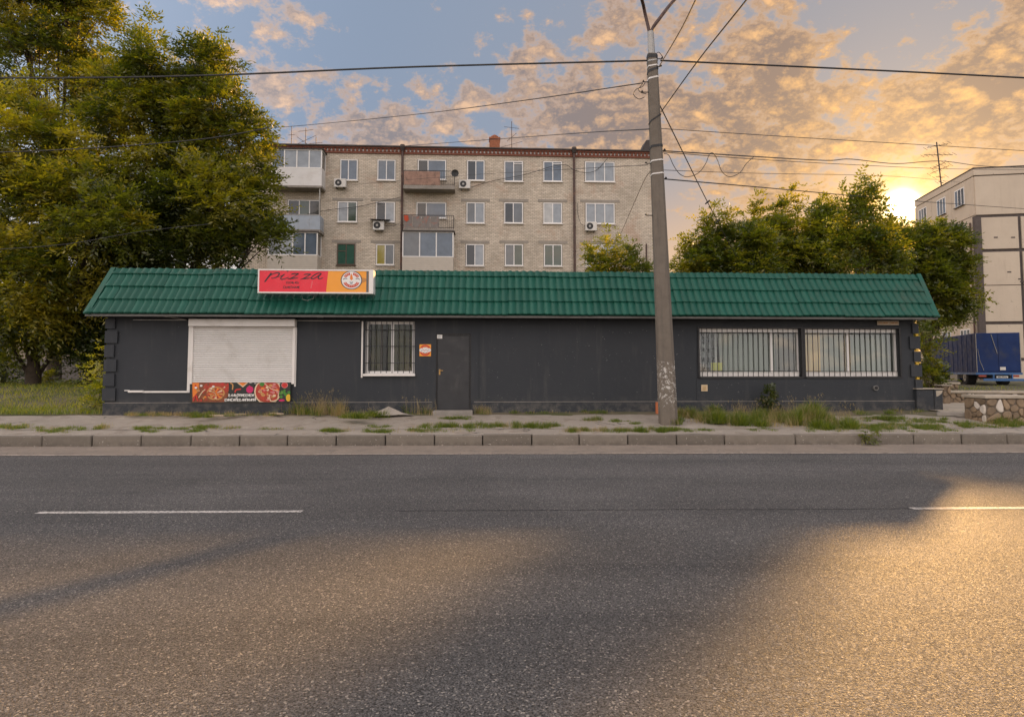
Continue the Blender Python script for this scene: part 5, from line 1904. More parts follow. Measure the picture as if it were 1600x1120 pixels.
# ================================================================== UTILITY POLE AND CABLES
pb0 = pav_at(1044.5, 658)
PY = pb0.y
ptop = at(1018.5, 86, PY)
pz0 = pb0.z - .3
pole = thing('utility_pole', label='leaning weathered concrete utility pole with steel bands, before the kiosk', cat='pole', loc=(pb0.x, pb0.y, 0))
NS = 26
mb = MB()
prev = None
secs = []
Hp = ptop.z - pz0
wb, wt = .205, .115
base_oct = [(-1, -.72), (-.82, -1), (.62, -1), (1.05, -.45), (1.05, .6), (.7, .9), (-.7, .9), (-1, .6)]
for i in range(NS + 1):
    f = i / NS
    w_ = wb + (wt - wb) * f
    cx, cy = (ptop.x - pb0.x) * f, (ptop.y - pb0.y) * f
    secs.append([(cx + x * w_, cy + y * w_ * .9, pz0 + Hp * f) for x, y in base_oct])
nb_ = len(base_oct)
for s_ in secs: mb.v += s_
for i in range(NS):
    for k in range(nb_):
        mb.f.append((i * nb_ + k, i * nb_ + (k + 1) % nb_, (i + 1) * nb_ + (k + 1) % nb_, (i + 1) * nb_ + k)); mb.mi.append(0)
mb.f.append(tuple(range(NS * nb_, (NS + 1) * nb_))); mb.mi.append(0)
mb.build('shaft', M['pole'], pole)


def pole_c(z):
    f = (z - pz0) / Hp
    return Vector(((ptop.x - pb0.x) * f, (ptop.y - pb0.y) * f, z)), wb + (wt - wb) * f


def band(y, h, m, tilt=0.0, r=1.06, name='pole_band'):
    z = at(1018, y, PY).z
    c, w_ = pole_c(z)
    ring = [(c.x + x * w_ * r, c.y + yy * w_ * .9 * r, z + x * tilt) for x, yy in base_oct]
    MB().prism(ring, (0, 0, h)).build(name, m, pole)


for y, h, m, tl in ((93, .09, M['black'], 0), (98, .035, M['steel'], .02), (106, .03, M['white_plastic'], .02), (113, .06, M['black'], .05), (125, .04, M['white_plastic'], .03), (188, .04, M['black'], .10), (232, .06, M['black'], .02), (253.5, .03, M['white_plastic'], .02), (274, .03, M['white_plastic'], .02)):
    band(y, h, m, tl)
# lamp bracket: sleeve and two arms leaving over the frame's top
def pp(px, py, dy=0):
    q = at(px, py, PY + dy)
    return Vector((q.x - pb0.x, q.y - pb0.y, q.z))


MB().tube([pp(1018.5, 92), pp(1016.5, 50)], [.085, .075], 10).build('bracket_sleeve', M['steel'], pole)
MB().tube(catmull([pp(1016, 60), pp(1013.5, 45), pp(1008, 22), pp(1003, 0, -.3), pp(985, -60, -1.6)]), .042, 8).build('lamp_arm', M['rusty_steel'], pole)
MB().tube(catmull([pp(1018.5, 60), pp(1020, 45), pp(1030, 30), pp(1054, 0, .2), pp(1100, -50, .8)]), .042, 8).build('lamp_arm', M['rusty_steel'], pole)
for (px, py, dx) in ((1031, 93, 1), (1029, 105, 1), (1008, 129, -1), (1006, 145, -1), (1035, 236, 1), (1012, 256, -1), (1037, 280, 1), (1012, 337, -1)):
    a = pp(px, py)
    c, w_ = pole_c(a.z)
    MB().tube([Vector((c.x + w_ * .8 * dx, c.y - .02, a.z)), a + Vector((dx * .02, -.02, .0)), a + Vector((dx * .06, -.02, .03))], [.012, .012, .03], 7).build('insulator', M['black'], pole)
MB().tube(catmull([pp(1008, 130), pp(1003, 136), pp(994, 140), pp(990, 148), pp(998, 155), pp(1007, 152)]), .009, 5).tube(catmull([pp(1004, 131), pp(998, 140), pp(1002, 145), pp(1010, 147)]), .009, 5).build('slack_loop', M['cable'], pole)
MB().tube(catmull([pp(1024, 86), pp(1029, 82), pp(1033, 86), pp(1036, 90)]), .008, 5).build('slack_loop', M['cable'], pole)


def cable(name, pts, label, r=.012, sag=0.0, group=None):
    P_ = [at(x, y, Y_) for x, y, Y_ in pts]
    if len(P_) == 2:
        a, b = P_
        P_ = [a.lerp(b, i / 18) - Vector((0, 0, 4 * sag * (i / 18) * (1 - i / 18))) for i in range(19)]
    else:
        P_ = catmull(P_)
    return tag(MB().tube(P_, r, 5).build(name, M['cable']), label, 'cable', group)


cable('overhead_cable', [(1013, 95, PY), (640, 105, PY - .3), (340, 117.5, PY - .5), (60, 122, PY - .8), (-400, 118, PY - 1)], 'thick twisted cable from pole top to upper left, across the trees', .022)
cable('overhead_cable', [(1032, 95, PY), (1300, 107, PY + .3), (1600, 122, PY + .6), (2100, 150, PY + 1)], 'thick twisted cable from pole top to right edge of the sky', .022)
cable('overhead_cable', [(1004, 130, PY), (820, 157, 19), (640, 180, 26), (440, 199, 34), (330, 205, 38)], 'thin cable descending left from pole to the trees above the roof antennas', .014)
cable('overhead_cable', [(1014, 202, PY), (880, 210, 24), (620, 229, 43), (540, 233, 44)], 'thin cable running from pole to apartment roof edge', .014)
cable('overhead_cable', [(1030, 201, PY), (1280, 217, 17), (1620, 237, 20)], 'hair-thin upper right cable sloping over the panel building', .009)
cable('overhead_cable', [(1036, 236, PY), (1180, 245, 18), (1290, 251, 21), (1330, 249, 22), (1400, 256, 25), (1470, 252, 28), (1540, 260, 32), (1640, 263, 36)], 'wavy dark cable from pole to antenna on the right', .016)
cable('overhead_cable', [(1036, 238, PY), (1150, 247, 17), (1300, 256, 20), (1480, 264, 28), (1640, 266, 36)], 'straight thin cable just below the wavy one', .010)
cable('overhead_cable', [(1036, 266, PY), (1180, 271, 18), (1400, 276, 26), (1500, 285, 45)], 'faint cable midway down the pole, fading toward the sunset', .008)
cable('overhead_cable', [(1038, 280, PY), (1200, 294, 19), (1400, 312, 27), (1523, 321, 36), (1680, 332, 40)], 'lowest right cable passing in front of panel building window', .016)
cable('overhead_cable', [(1030, 104, PY), (1062, 50, 11), (1088, -2, 8), (1130, -90, 5)], 'steep cable rising from pole top toward the viewer', .011)
cable('overhead_cable', [(1033, 175, PY), (1090, 96, 11.5), (1168, -2, 8.3), (1260, -120, 6)], 'second steep cable rising over the road from below the bands', .012)
cable('overhead_cable', [(1031, 165, PY), (1062, 228, 17), (1100, 305, 20), (1130, 363, 22.5), (1150, 400, 24)], 'slanting stay cable from pole down to the bushes', .014)
cable('hanging_cable', [(1037, 240, PY), (1045, 243, PY), (1052, 258, PY), (1062, 272, PY + .2), (1075, 276.5, PY + .4), (1092, 270, PY + .6), (1103, 255, PY + .8), (1108, 242, PY + 1), (1114, 239.5, PY + 1), (1121, 250, PY + 1.2), (1128, 268, PY + 1.3), (1140, 276.5, PY + 1.5), (1156, 270, PY + 1.7), (1166, 256, PY + 1.9), (1178, 245, PY + 2)], 'slack cable hanging in two loops right of pole', .009)
cable('overhead_cable', [(-60, 240, 20), (60, 236, 20), (200, 228, 20), (330, 216, 20.5), (420, 200, 21)], 'dark cable crossing in front of the big left trees', .018)
cable('overhead_cable', [(-40, 392, 20), (100, 382, 20), (220, 362, 21), (330, 350, 22)], 'thin low cable before the left trees, ending in leaves', .012)
cable('overhead_cable', [(1012, 258, PY), (900, 264, 22), (700, 276, 33), (540, 290, 43.3)], 'very thin cable from pole insulator across the brick facade', .008)
cable('overhead_cable', [(1016, 268, PY), (1003, 290, 17), (968, 370, 25)], 'thin slanting wire from pole down across brick facade', .008)
for (px, py, Y_) in ((1105.5, 316, 20.2), (1121, 346, 21.8)):
    a, b = at(px - 3.6, py + 3, Y_), at(px + 3.6, py - 3, Y_)
    sp_ = MB().tube([a, a.lerp(b, .5), b], [.02, .035, .02], 6).build('guy_insulator', M['black'])
    tag(sp_, ('upper' if py < 330 else 'lower') + ' small dark insulator threaded on the slanting stay cable', 'insulator')
u, z = K.uz(1027, 640, -.4)
om = MB().tube([(u, -.4, pz0 + .2), (u, -.4, K.uz(1027, 628, -.4)[1])], .045, 9).build('orange_marker', M['orange_plastic'], loc=(K.o.x, K.o.y, 0), rz=K.a)
tag(om, 'faded orange plastic stub behind foot of the pole', 'marker post')

# ================================================================== TRUCK
tb = at(1525.5, 583, 37.0)
th_ = math.atan2(-.3057, .952)
trk = thing('box_truck', label='dark blue box truck parked tail toward us at right', cat='truck', loc=(tb.x, tb.y, 0), rz=th_)
TW, TL = 2.2, 7.6
tz0, tz1 = at(1526, 582, 37).z, at(1526, 520.5, 37).z
gzt = float(gz(tb.x, tb.y))
MB().cbox(0, TW, 0, TL, tz0, tz1, .03).build('cargo_box', M['truck'], trk)
MB().box(-.03, TW + .03, -.03, TL, tz0 - .12, tz0 - .002).build('floor_rail', M['truck_lite'], trk)
dd = MB().box(.06, TW / 2 - .008, -.035, -.001, tz0 + .08, tz1 - .06)
dd.build('rear_door', M['truck'], trk)
MB().box(TW / 2 + .008, TW - .06, -.035, -.001, tz0 + .08, tz1 - .06).build('rear_door', M['truck'], trk)
for x_ in (.02, TW - .05):
    MB().tube([(x_ + .015, -.03, tz0 + .02), (x_ + .015, -.03, tz1 - .02)], .022, 7).build('corner_post', M['steel'], trk)
MB().tube([(.78, -.05, tz1 - .08), (.9, -.055, tz1 - .6), (1.05, -.05, tz1 - 1.2)], .018, 6).build('lock_rod', M['steel'], trk)
MB().tube([(.1, -.05, tz1 - .9), (.18, -.055, tz0 + .7), (.36, -.05, tz0 + .12)], .014, 6).build('lock_rod', M['steel'], trk)
MB().box(1.15, 1.42, -.06, -.036, tz0 + .14, tz0 + .32).box(1.22, 1.34, -.062, -.0605, tz0 + .19, tz0 + .26).build('door_sticker', M['plate'], trk)
for i in range(9):
    MB().box(-.016, -.001, .5 + i * .8, .54 + i * .8, tz0 + .05, tz1 - .05).build('side_rib', M['truck'], trk)
ch_ = MB()
for x_ in (.75, TW - .83):
    ch_.box(x_, x_ + .09, .15, TL + 1.9, tz0 - .36, tz0 - .121)
ch_.box(.75, TW - .75, .2, .3, tz0 - .34, tz0 - .15)
ch_.build('chassis', M['black'], trk)
zb_ = tz0 - .48
MB().cbox(.3, TW + .1, -.12, -.04, zb_, zb_ + .14, .02).build('rear_bumper', M['truck_lite'], trk)
for x_ in (.8, 1.7):
    MB().box(x_, x_ + .06, -.06, .15, zb_ + .05, tz0 - .121).build('bumper_bracket', M['truck_lite'], trk)
npl = MB().box(.95, 1.5, -.085, -.06, zb_ + .17, zb_ + .28, 0)
glyphs(npl, 1.0, 1.46, zb_ + .225, .07, 8, 12, -.0865, 1, .014)
npl.build('number_plate', [M['plate'], M['ink']], trk)
MB().box(.12, .48, -.02, .05, tz0 - .25, tz0 - .14).build('tail_lamp', M['red_lens'], trk)
MB().box(TW - .5, TW - .14, -.02, .05, tz0 - .25, tz0 - .14).build('tail_lamp', M['red_lens'], trk)
for (x_, y_) in ((.02, 1.9), (TW - .5, 1.9), (.02, TL + 1.0), (TW - .35, TL + 1.0)):
    w = thing('wheel'); w.parent = trk
    wd = .48 if y_ < 3 else .32
    R_ = .48
    zc = gzt + R_ - .02
    MB().tube([(x_, y_, zc), (x_ + .04, y_, zc), (x_ + wd - .04, y_, zc), (x_ + wd, y_, zc)], [R_ * .9, R_, R_, R_ * .9], 24).build('tyre', M['rubber'], w)
    MB().tube([(x_ - .012, y_, zc), (x_ + .01, y_, zc)], R_ * .52, 16).tube([(x_ - .05, y_, zc), (x_ - .012, y_, zc)], R_ * .2, 10).build('rim', M['steel'], w)
cabz = tz1 - .75
MB().prism([(.12, TL + .15, tz0 - .5), (.12, TL + .15, cabz), (.12, TL + 1.35, cabz), (.12, TL + 1.75, tz0 + .75), (.12, TL + 1.8, tz0 - .5)], (TW - .24, 0, 0)).build('cab', M['truck'], trk)
MB().box(-.04, .09, 3.0, 4.3, tz0 - .55, tz0 - .13).build('fuel_tank', M['steel'], trk)


# ================================================================== TREES AND PLANTS
def unit(a):
    return a / np.maximum(np.linalg.norm(a, axis=-1, keepdims=True), 1e-9)


def sprays(P, Dv, L, nl, ll, lw, droop, rng):
    """compound leaves: N stems at P along Dv, length L, nl leaflets each -> (N*nl, 4, 3)"""
    N = len(P)
    up = np.array([0, 0, 1.0])
    side = unit(np.cross(Dv, up + rng.normal(0, .35, (N, 3))))
    nrm = unit(np.cross(side, Dv))
    t = np.linspace(0.12, 1.0, nl)[None, :, None]
    base = P[:, None, :] + Dv[:, None, :] * (L[:, None, None] * t) - up * (droop * L[:, None, None] * t ** 2)
    sgn = np.where(np.arange(nl) % 2 == 0, 1.0, -1.0)[None, :, None]
    sgn = sgn * np.where(np.arange(nl) == nl - 1, 0.15, 1.0)[None, :, None]
    dirv = unit(Dv[:, None, :] * .75 + side[:, None, :] * sgn * .95 + rng.normal(0, .22, (N, nl, 3)) - up * droop * .6)
    sz = (1 - .35 * np.abs(t - .45) / .55) * rng.uniform(.75, 1.25, (N, nl, 1))
    wv = unit(np.cross(dirv, nrm[:, None, :] + rng.normal(0, .4, (N, nl, 3))))
    a = base
    b = base + dirv * (ll * sz * .45) + wv * (lw * sz * .5)
    c = base + dirv * (ll * sz)
    d = base + dirv * (ll * sz * .45) - wv * (lw * sz * .5)
    return np.stack([a, b, c, d], axis=2).reshape(-1, 4, 3)


def crown_points(lobes, Y, dens, clump_r, rng, inner=.62, gapf=1.55):
    """positions, outward directions and clump ids for leaf sprays filling a set of lobes measured in the view"""
    PP_, DD, TT, anchors = [], [], [], []
    for lb in lobes:
        px, py, rx, ry = lb[:4]
        dy = lb[4] if len(lb) > 4 else 0
        c = np.array(at(px, py, Y + dy))
        s = (Y + dy) / 1000
        r3 = np.array([rx * s, rx * s * .85, ry * s])
        area = math.pi * r3[0] * r3[2]
        nc = max(3, int(area / (clump_r ** 2) * gapf))
        dirs = unit(rng.normal(0, 1, (nc, 3)))
        rad = inner + (1 - inner) * rng.uniform(0, 1, (nc, 1)) ** .6
        cc = c + dirs * r3 * rad
        anchors.append((c, cc))
        ns = max(4, int(dens * area / nc))
        for k in range(nc):
            cr = clump_r * rng.uniform(.5, 1.2)
            n = int(ns * rng.uniform(.6, 1.4)) + 2
            o = unit(rng.normal(0, 1, (n, 3))) * (rng.uniform(0, 1, (n, 1)) ** .5) * cr * np.array([1, 1, .7])
            PP_.append(cc[k] + o)
            DD.append(unit(dirs[k] * .8 + unit(o + 1e-6) * .7 + rng.normal(0, .35, (n, 3)) + np.array([0, 0, .15])))
            TT.append(np.clip(rng.uniform(.08, .85) + rng.normal(0, .12, n), 0, 1))
    return np.concatenate(PP_), np.concatenate(DD), np.concatenate(TT), anchors


def tree(name, label, cat, lobes, Y, trunk, m_leaf, m_bark, dens=110, clump_r=.75, L=(.45, .8), nl=9, ll=.20, lw=.07, droop=.25, seed=1, tr=.28, group=None, spike=0, n_limb=6):
    rng = np.random.default_rng(seed)
    P, Dv, T, anchors = crown_points(lobes, Y, dens, clump_r, rng)
    if spike:                                                # upright leading shoots breaking the outline
        lbs = [lobes[i] for i in rng.integers(0, len(lobes), spike)]
        for lb in lbs:
            dy = lb[4] if len(lb) > 4 else 0
            s = (Y + dy) / 1000
            a_ = rng.uniform(-1.0, 1.0)
            b0 = np.array(at(lb[0] + lb[2] * math.sin(a_) * .9, lb[1] - lb[3] * math.cos(a_) * .9, Y + dy + rng.uniform(-.5, .5)))
            n = int(rng.integers(10, 22))
            h = rng.uniform(.5, 1.3)
            tt = rng.uniform(0, 1, (n, 1))
            lean = np.array([math.sin(a_) * .5, 0, 1.0])
            P = np.concatenate([P, b0 + lean * h * tt + rng.normal(0, .07, (n, 3))])
            Dv = np.concatenate([Dv, unit(rng.normal(0, 1, (n, 3)) * np.array([1, 1, .4]) + np.array([0, 0, .75]))])
            T = np.concatenate([T, np.clip(rng.uniform(.3, .9) + rng.normal(0, .1, n), 0, 1)])
    N = len(P)
    V = sprays(P, Dv, rng.uniform(L[0], L[1], N), nl, ll, lw, droop, rng)
    tint = np.clip(np.repeat(T, nl) + rng.normal(0, .07, N * nl), 0, 1)
    b0 = Vector(trunk)
    t = thing(name, label=label, cat=cat, group=group, loc=b0)
    me = np_mesh('crown', V - np.array(b0)[None, None, :], 4, m_leaf, tint)
    link('crown', me, t)
    # trunk, limbs to the lobes, branches to the clumps
    cz = [c[2] for c, _ in anchors]
    cen = np.mean([c for c, _ in anchors], axis=0)
    H = (max(cz) - b0.z) * .85
    mb = MB()
    rr = random.Random(seed)
    lean = Vector(((cen[0] - b0.x) * .75, (cen[1] - b0.y) * .75, H))
    tk_ = [Vector((lean.x * f ** 1.4 + rr.uniform(-.1, .1) * (f > 0), lean.y * f ** 1.4 + rr.uniform(-.1, .1) * (f > 0), lean.z * f - (.25 if f == 0 else 0))) for f in (0, .04, .15, .3, .5, .75, 1)]
    mb.tube(catmull(tk_, 3), [tr * (1.55 if i == 0 else 1.0 if i < 5 else max(1 - i / 19, .12)) for i in range(len(catmull(tk_, 3)))], 9)
    for c, cc in anchors:
        tgt = Vector(c) - b0
        f = max(.12, min(.8, (tgt.z - 1.0) / max(H, .1) * .55))
        i = f * (len(tk_) - 1)
        st = tk_[int(i)].lerp(tk_[min(int(i) + 1, len(tk_) - 1)], i - int(i))
        mid = st.lerp(tgt, .5) + Vector((0, 0, -.15 * (tgt - st).length * .3))
        r0 = tr * .42
        mb.tube(catmull([st, mid, tgt], 4), [r0 * (1 - .75 * k / 8) for k in range(9)], 6)
        for k in range(min(n_limb, len(cc))):
            e = Vector(cc[k]) - b0
            s0 = st.lerp(tgt, rr.uniform(.55, .95))
            mb.tube([s0, s0.lerp(e, .5) + Vector((0, 0, rr.uniform(-.1, .15))), e], [r0 * .3, r0 * .2, r0 * .06], 4)
    mb.build('trunk', m_bark, t, smooth=True)
    return t, N


def gpt(px, Y):
    p = at(px, 600, Y)
    return (p.x, Y, float(gz(p.x, Y)))


NLEAF = 0
TREES = [
    ('locust_tree', 'big feathery tree with dark trunk at left edge, low hanging fringes with golden light painted in', [(20, 215, 60, 70), (70, 250, 55, 60, 1), (110, 310, 55, 60), (40, 330, 85, 75), (160, 365, 42, 50, -1), (95, 430, 80, 55), (20, 440, 70, 70, -1), (8, 515, 40, 45), (112, 500, 36, 32, 1), (60, 490, 60, 30)],
     24.0, gpt(52, 24.5), 'leaf_sun_paint', 'bark', dict(dens=135, ll=.25, lw=.085, clump_r=.72, seed=3, L=(.5, .95), tr=.27, spike=26)),
    ('locust_tree', 'tallest broad tree directly behind left end of green roof', [(262, 105, 52, 55), (215, 170, 60, 65), (318, 120, 30, 40), (325, 190, 62, 62), (250, 240, 95, 75), (355, 235, 40, 48), (385, 305, 40, 46), (330, 320, 70, 62, -1), (235, 330, 85, 70, -1), (392, 385, 38, 34, -1), (290, 400, 90, 45, -1), (200, 440, 50, 55), (385, 205, 16, 22)],
     27.0, gpt(270, 27.5), 'leaf_l', 'bark', dict(dens=135, ll=.26, lw=.088, clump_r=.78, seed=5, L=(.5, .95), tr=.34, spike=34)),
    ('locust_tree', 'tall tree at back of upper left corner, its top cut off', [(40, 20, 75, 55), (125, 40, 38, 45), (70, 110, 75, 60), (20, -60, 90, 60), (110, -50, 45, 50), (150, 125, 30, 45)],
     31.0, gpt(85, 31), 'leaf_l', 'bark', dict(dens=95, ll=.29, lw=.10, clump_r=.9, seed=8, L=(.55, 1.0), tr=.32, spike=18)),
    ('bushy_tree', 'dark low dense tree between trunk and left wall of kiosk', [(140, 500, 45, 60), (165, 470, 50, 50), (148, 560, 34, 42), (190, 520, 30, 60), (120, 455, 40, 40)],
     25.0, gpt(142, 25), 'leaf_d', 'bark', dict(dens=110, clump_r=.55, seed=9, tr=.16, ll=.17, lw=.075)),
    ('bushy_tree', 'green tree just right of the pole, lowest in row behind roof', [(1105, 408, 34, 28), (1148, 396, 42, 32), (1080, 416, 20, 18), (1125, 430, 50, 28), (1104, 374, 5, 12), (1150, 440, 45, 50), (1180, 410, 26, 34), (1146, 370, 5, 12)],
     31.0, gpt(1120, 31.0), 'leaf_r', 'bark2', dict(dens=150, clump_r=.7, seed=12, tr=.16, ll=0.24, lw=0.096, spike=24)),
    ('bushy_tree', 'spiky topped green tree in middle of row behind roof', [(1200, 380, 32, 32), (1250, 372, 40, 32), (1292, 368, 28, 32), (1235, 412, 62, 34), (1184, 346, 3, 12), (1223, 338, 3, 12), (1247, 336, 4, 14), (1279, 326, 4, 14), (1240, 445, 60, 50), (1312, 384, 26, 38), (1205, 410, 34, 30), (1290, 420, 42, 32)],
     38.0, gpt(1240, 38.0), 'leaf_r', 'bark2', dict(dens=115, clump_r=.85, seed=14, tr=.18, ll=0.28, lw=0.112, spike=30)),
    ('bushy_tree', 'tree with sun burning through its top, left of panel building', [(1335, 386, 22, 24), (1362, 362, 16, 22), (1376, 384, 14, 24), (1348, 405, 40, 34), (1362, 326, 4, 12), (1341, 352, 6, 12), (1350, 450, 48, 52)],
     25.0, gpt(1352, 25), 'leaf_r', 'bark2', dict(dens=160, clump_r=.55, seed=17, tr=.19, ll=0.20, lw=0.080, spike=26)),
    ('bushy_tree', 'rightmost broad tree hiding left face of panel building', [(1440, 398, 30, 30), (1402, 385, 16, 26), (1392, 405, 20, 42), (1400, 420, 30, 50), (1380, 420, 24, 50), (1474, 388, 24, 28), (1494, 404, 14, 22), (1445, 440, 46, 44), (1484, 446, 28, 42), (1500, 464, 12, 26), (1462, 472, 36, 24), (1440, 505, 8, 14), (1468, 350, 5, 12)],
     35.0, gpt(1450, 35), 'leaf_r', 'bark2', dict(dens=125, clump_r=.78, seed=19, tr=.17, ll=0.27, lw=0.108, spike=22)),
    ('young_tree', 'yellow-green sapling tip showing before wide window of brick block', [(944, 411, 18, 12), (932, 420, 12, 10), (958, 420, 12, 10), (940, 440, 30, 40)],
     24.5, gpt(944, 24.5), 'leaf_r', 'bark2', dict(dens=170, clump_r=.33, seed=22, tr=.07, ll=.16, lw=.065, L=(.3, .5), spike=8)),
    ('young_tree', 'smaller sapling tip beside the pole, before brick block corner', [(996, 421, 14, 8), (1008, 424, 7, 7), (996, 445, 25, 35)],
     24.0, gpt(996, 24), 'leaf_r', 'bark2', dict(dens=170, clump_r=.3, seed=23, tr=.06, ll=.16, lw=.065, L=(.3, .5), spike=7)),
    ('green_bush', 'low green bush between right quoins of kiosk and blue truck', [(1442, 545, 9, 28), (1456, 590, 16, 18), (1444, 590, 12, 20), (1476, 598, 10, 8)],
     21.5, gpt(1462, 21.5), 'leaf_r', 'bark2', dict(dens=190, clump_r=.32, seed=25, tr=.05, ll=.15, lw=.065, L=(.3, .5), spike=6)),
    ('green_bush', 'straggly golden bush at left foot of kiosk wall', [(150, 622, 18, 17), (162, 610, 12, 14), (140, 634, 14, 12)],
     17.3, gpt(151, 17.3), 'sun_painted_grass', 'bark2', dict(dens=230, clump_r=.18, seed=26, tr=.02, ll=.09, lw=.04, L=(.15, .32), spike=8, nl=7)),
    ('green_bush', 'dark round bush far left beside trunk', [(-6, 575, 24, 34), (-35, 560, 30, 45), (14, 594, 12, 14)],
     27.0, gpt(5, 27), 'leaf_d', 'bark', dict(dens=130, clump_r=.45, seed=27, tr=.06, ll=.16, lw=.07, spike=4)),
    ('green_bush', 'small round bush on grass just right of dark trunk', [(78, 594, 14, 11)],
     26.5, gpt(78, 26.5), 'leaf_l', 'bark', dict(dens=200, clump_r=.3, seed=28, tr=.03, ll=.13, lw=.06, L=(.2, .4))),
    ('leafy_weed', 'upright dark green weed growing against right wall above grass clumps', [(1203, 622, 9, 12), (1204, 638, 11, 10), (1201, 612, 5, 7)],
     16.75, gpt(1203, 16.75), 'leaf_d', 'bark2', dict(dens=420, clump_r=.11, seed=29, tr=.012, ll=.10, lw=.055, L=(.1, .2), nl=6)),
]
for nm, lb, lobes, Y_, tr_, ml, mk, kw in TREES:
    t_, n_ = tree(nm, lb, {'locust_tree': 'tree', 'bushy_tree': 'tree', 'young_tree': 'tree', 'green_bush': 'bush', 'leafy_weed': 'weed'}[nm], lobes, Y_, tr_, M[ml], M[mk],
                  group={'bushy_tree': 'trees behind the kiosk', 'locust_tree': 'big trees at the left'}.get(nm), **kw)
    NLEAF += n_ * kw.get('nl', 9)


def blades(P, h, w, lean, rng, seg=3, off=None):
    """grass blades rooted at P (N,3): bent tapering strips of seg quads"""
    N = len(P)
    a = rng.uniform(0, 6.283, N)
    hs = 1.0
    if off is not None:
        a = np.arctan2(off[:, 1], off[:, 0]) + rng.normal(0, .5, N)
        rr_ = np.linalg.norm(off, axis=1) / max(float(np.std(off)) * 1.4, 1e-6)
        lean = lean * np.clip(.25 + .7 * rr_, 0, 2)
        hs = np.clip(1.15 - .22 * rr_, .35, 1.2)
    dx = np.stack([np.cos(a), np.sin(a), np.zeros(N)], -1)
    f = rng.uniform(0, 6.283, N)
    wd = np.stack([np.cos(f), np.sin(f), np.zeros(N)], -1)
    hh = h * hs * rng.uniform(.5, 1.15, N)
    ln = lean * rng.uniform(.2, 1.4, N)
    rows = []
    for i in range(seg + 1):
        t = i / seg
        c = P + np.array([0, 0, 1.0]) * (hh * (t - .25 * ln * t * t))[:, None] + dx * (hh * ln * t ** 1.8)[:, None]
        ww = w * (1 - t) ** .8 + .0006
        rows.append((c - wd * ww / 2, c + wd * ww / 2))
    q = [np.stack([rows[i][0], rows[i][1], rows[i + 1][1], rows[i + 1][0]], 1) for i in range(seg)]
    return np.concatenate(q), seg


def seed_stalks(P, h, rng):
    """dry stalks with a small spread of seed heads"""
    V, seg = blades(P, h, .007, .28, rng, 3)
    n = len(P)
    return V


def grass_obj(name, label, cat, specs, group=None, kind=None, origin=None, seed=1):
    """specs: (points fn, n, height, width, lean, material index, tint lo, hi)"""
    rng = np.random.default_rng(seed)
    VV, TT, MI = [], [], []
    for (P, h, w, lean, mi, t0, t1) in specs:
        off = None
        if isinstance(P, tuple): P, off, hk = P; h = h * hk
        V, seg = blades(P, h, w, lean, rng, 3, off)
        VV.append(V)
        TT.append(np.tile(np.clip(rng.uniform(t0, t1, len(P)), 0, 1), seg))
        MI.append(np.full(len(V), mi))
    V = np.concatenate(VV)
    o0 = np.array(origin if origin is not None else (0, 0, 0))
    me = np_mesh(name, V - o0[None, None, :], 4, [M['grass'], M['straw'], M['sun_painted_grass']], np.concatenate(TT))
    me.polygons.foreach_set('material_index', np.concatenate(MI).astype(np.int32))
    o = link(name, me)
    o.location = tuple(o0)
    return tag(o, label, cat, group, kind)


rg_ = np.random.default_rng(77)


def tuft_points(px0, px1, py0, py1, n, clumps=6, spread=.05, dome=False):
    """points on the pavement scattered in tufts inside a pixel box"""
    C = [pav_at(rg_.uniform(px0, px1), rg_.uniform(py0, py1)) for _ in range(clumps)]
    C = np.array([tuple(c) for c in C])
    i = rg_.integers(0, clumps, n)
    P = C[i] + np.stack([rg_.normal(0, spread, n), rg_.normal(0, spread * .8, n), np.full(n, -.012)], -1)
    if dome:
        return P, (P - C[i])[:, :2], rg_.uniform(.65, 1.25, clumps)[i]
    return P


spec = []
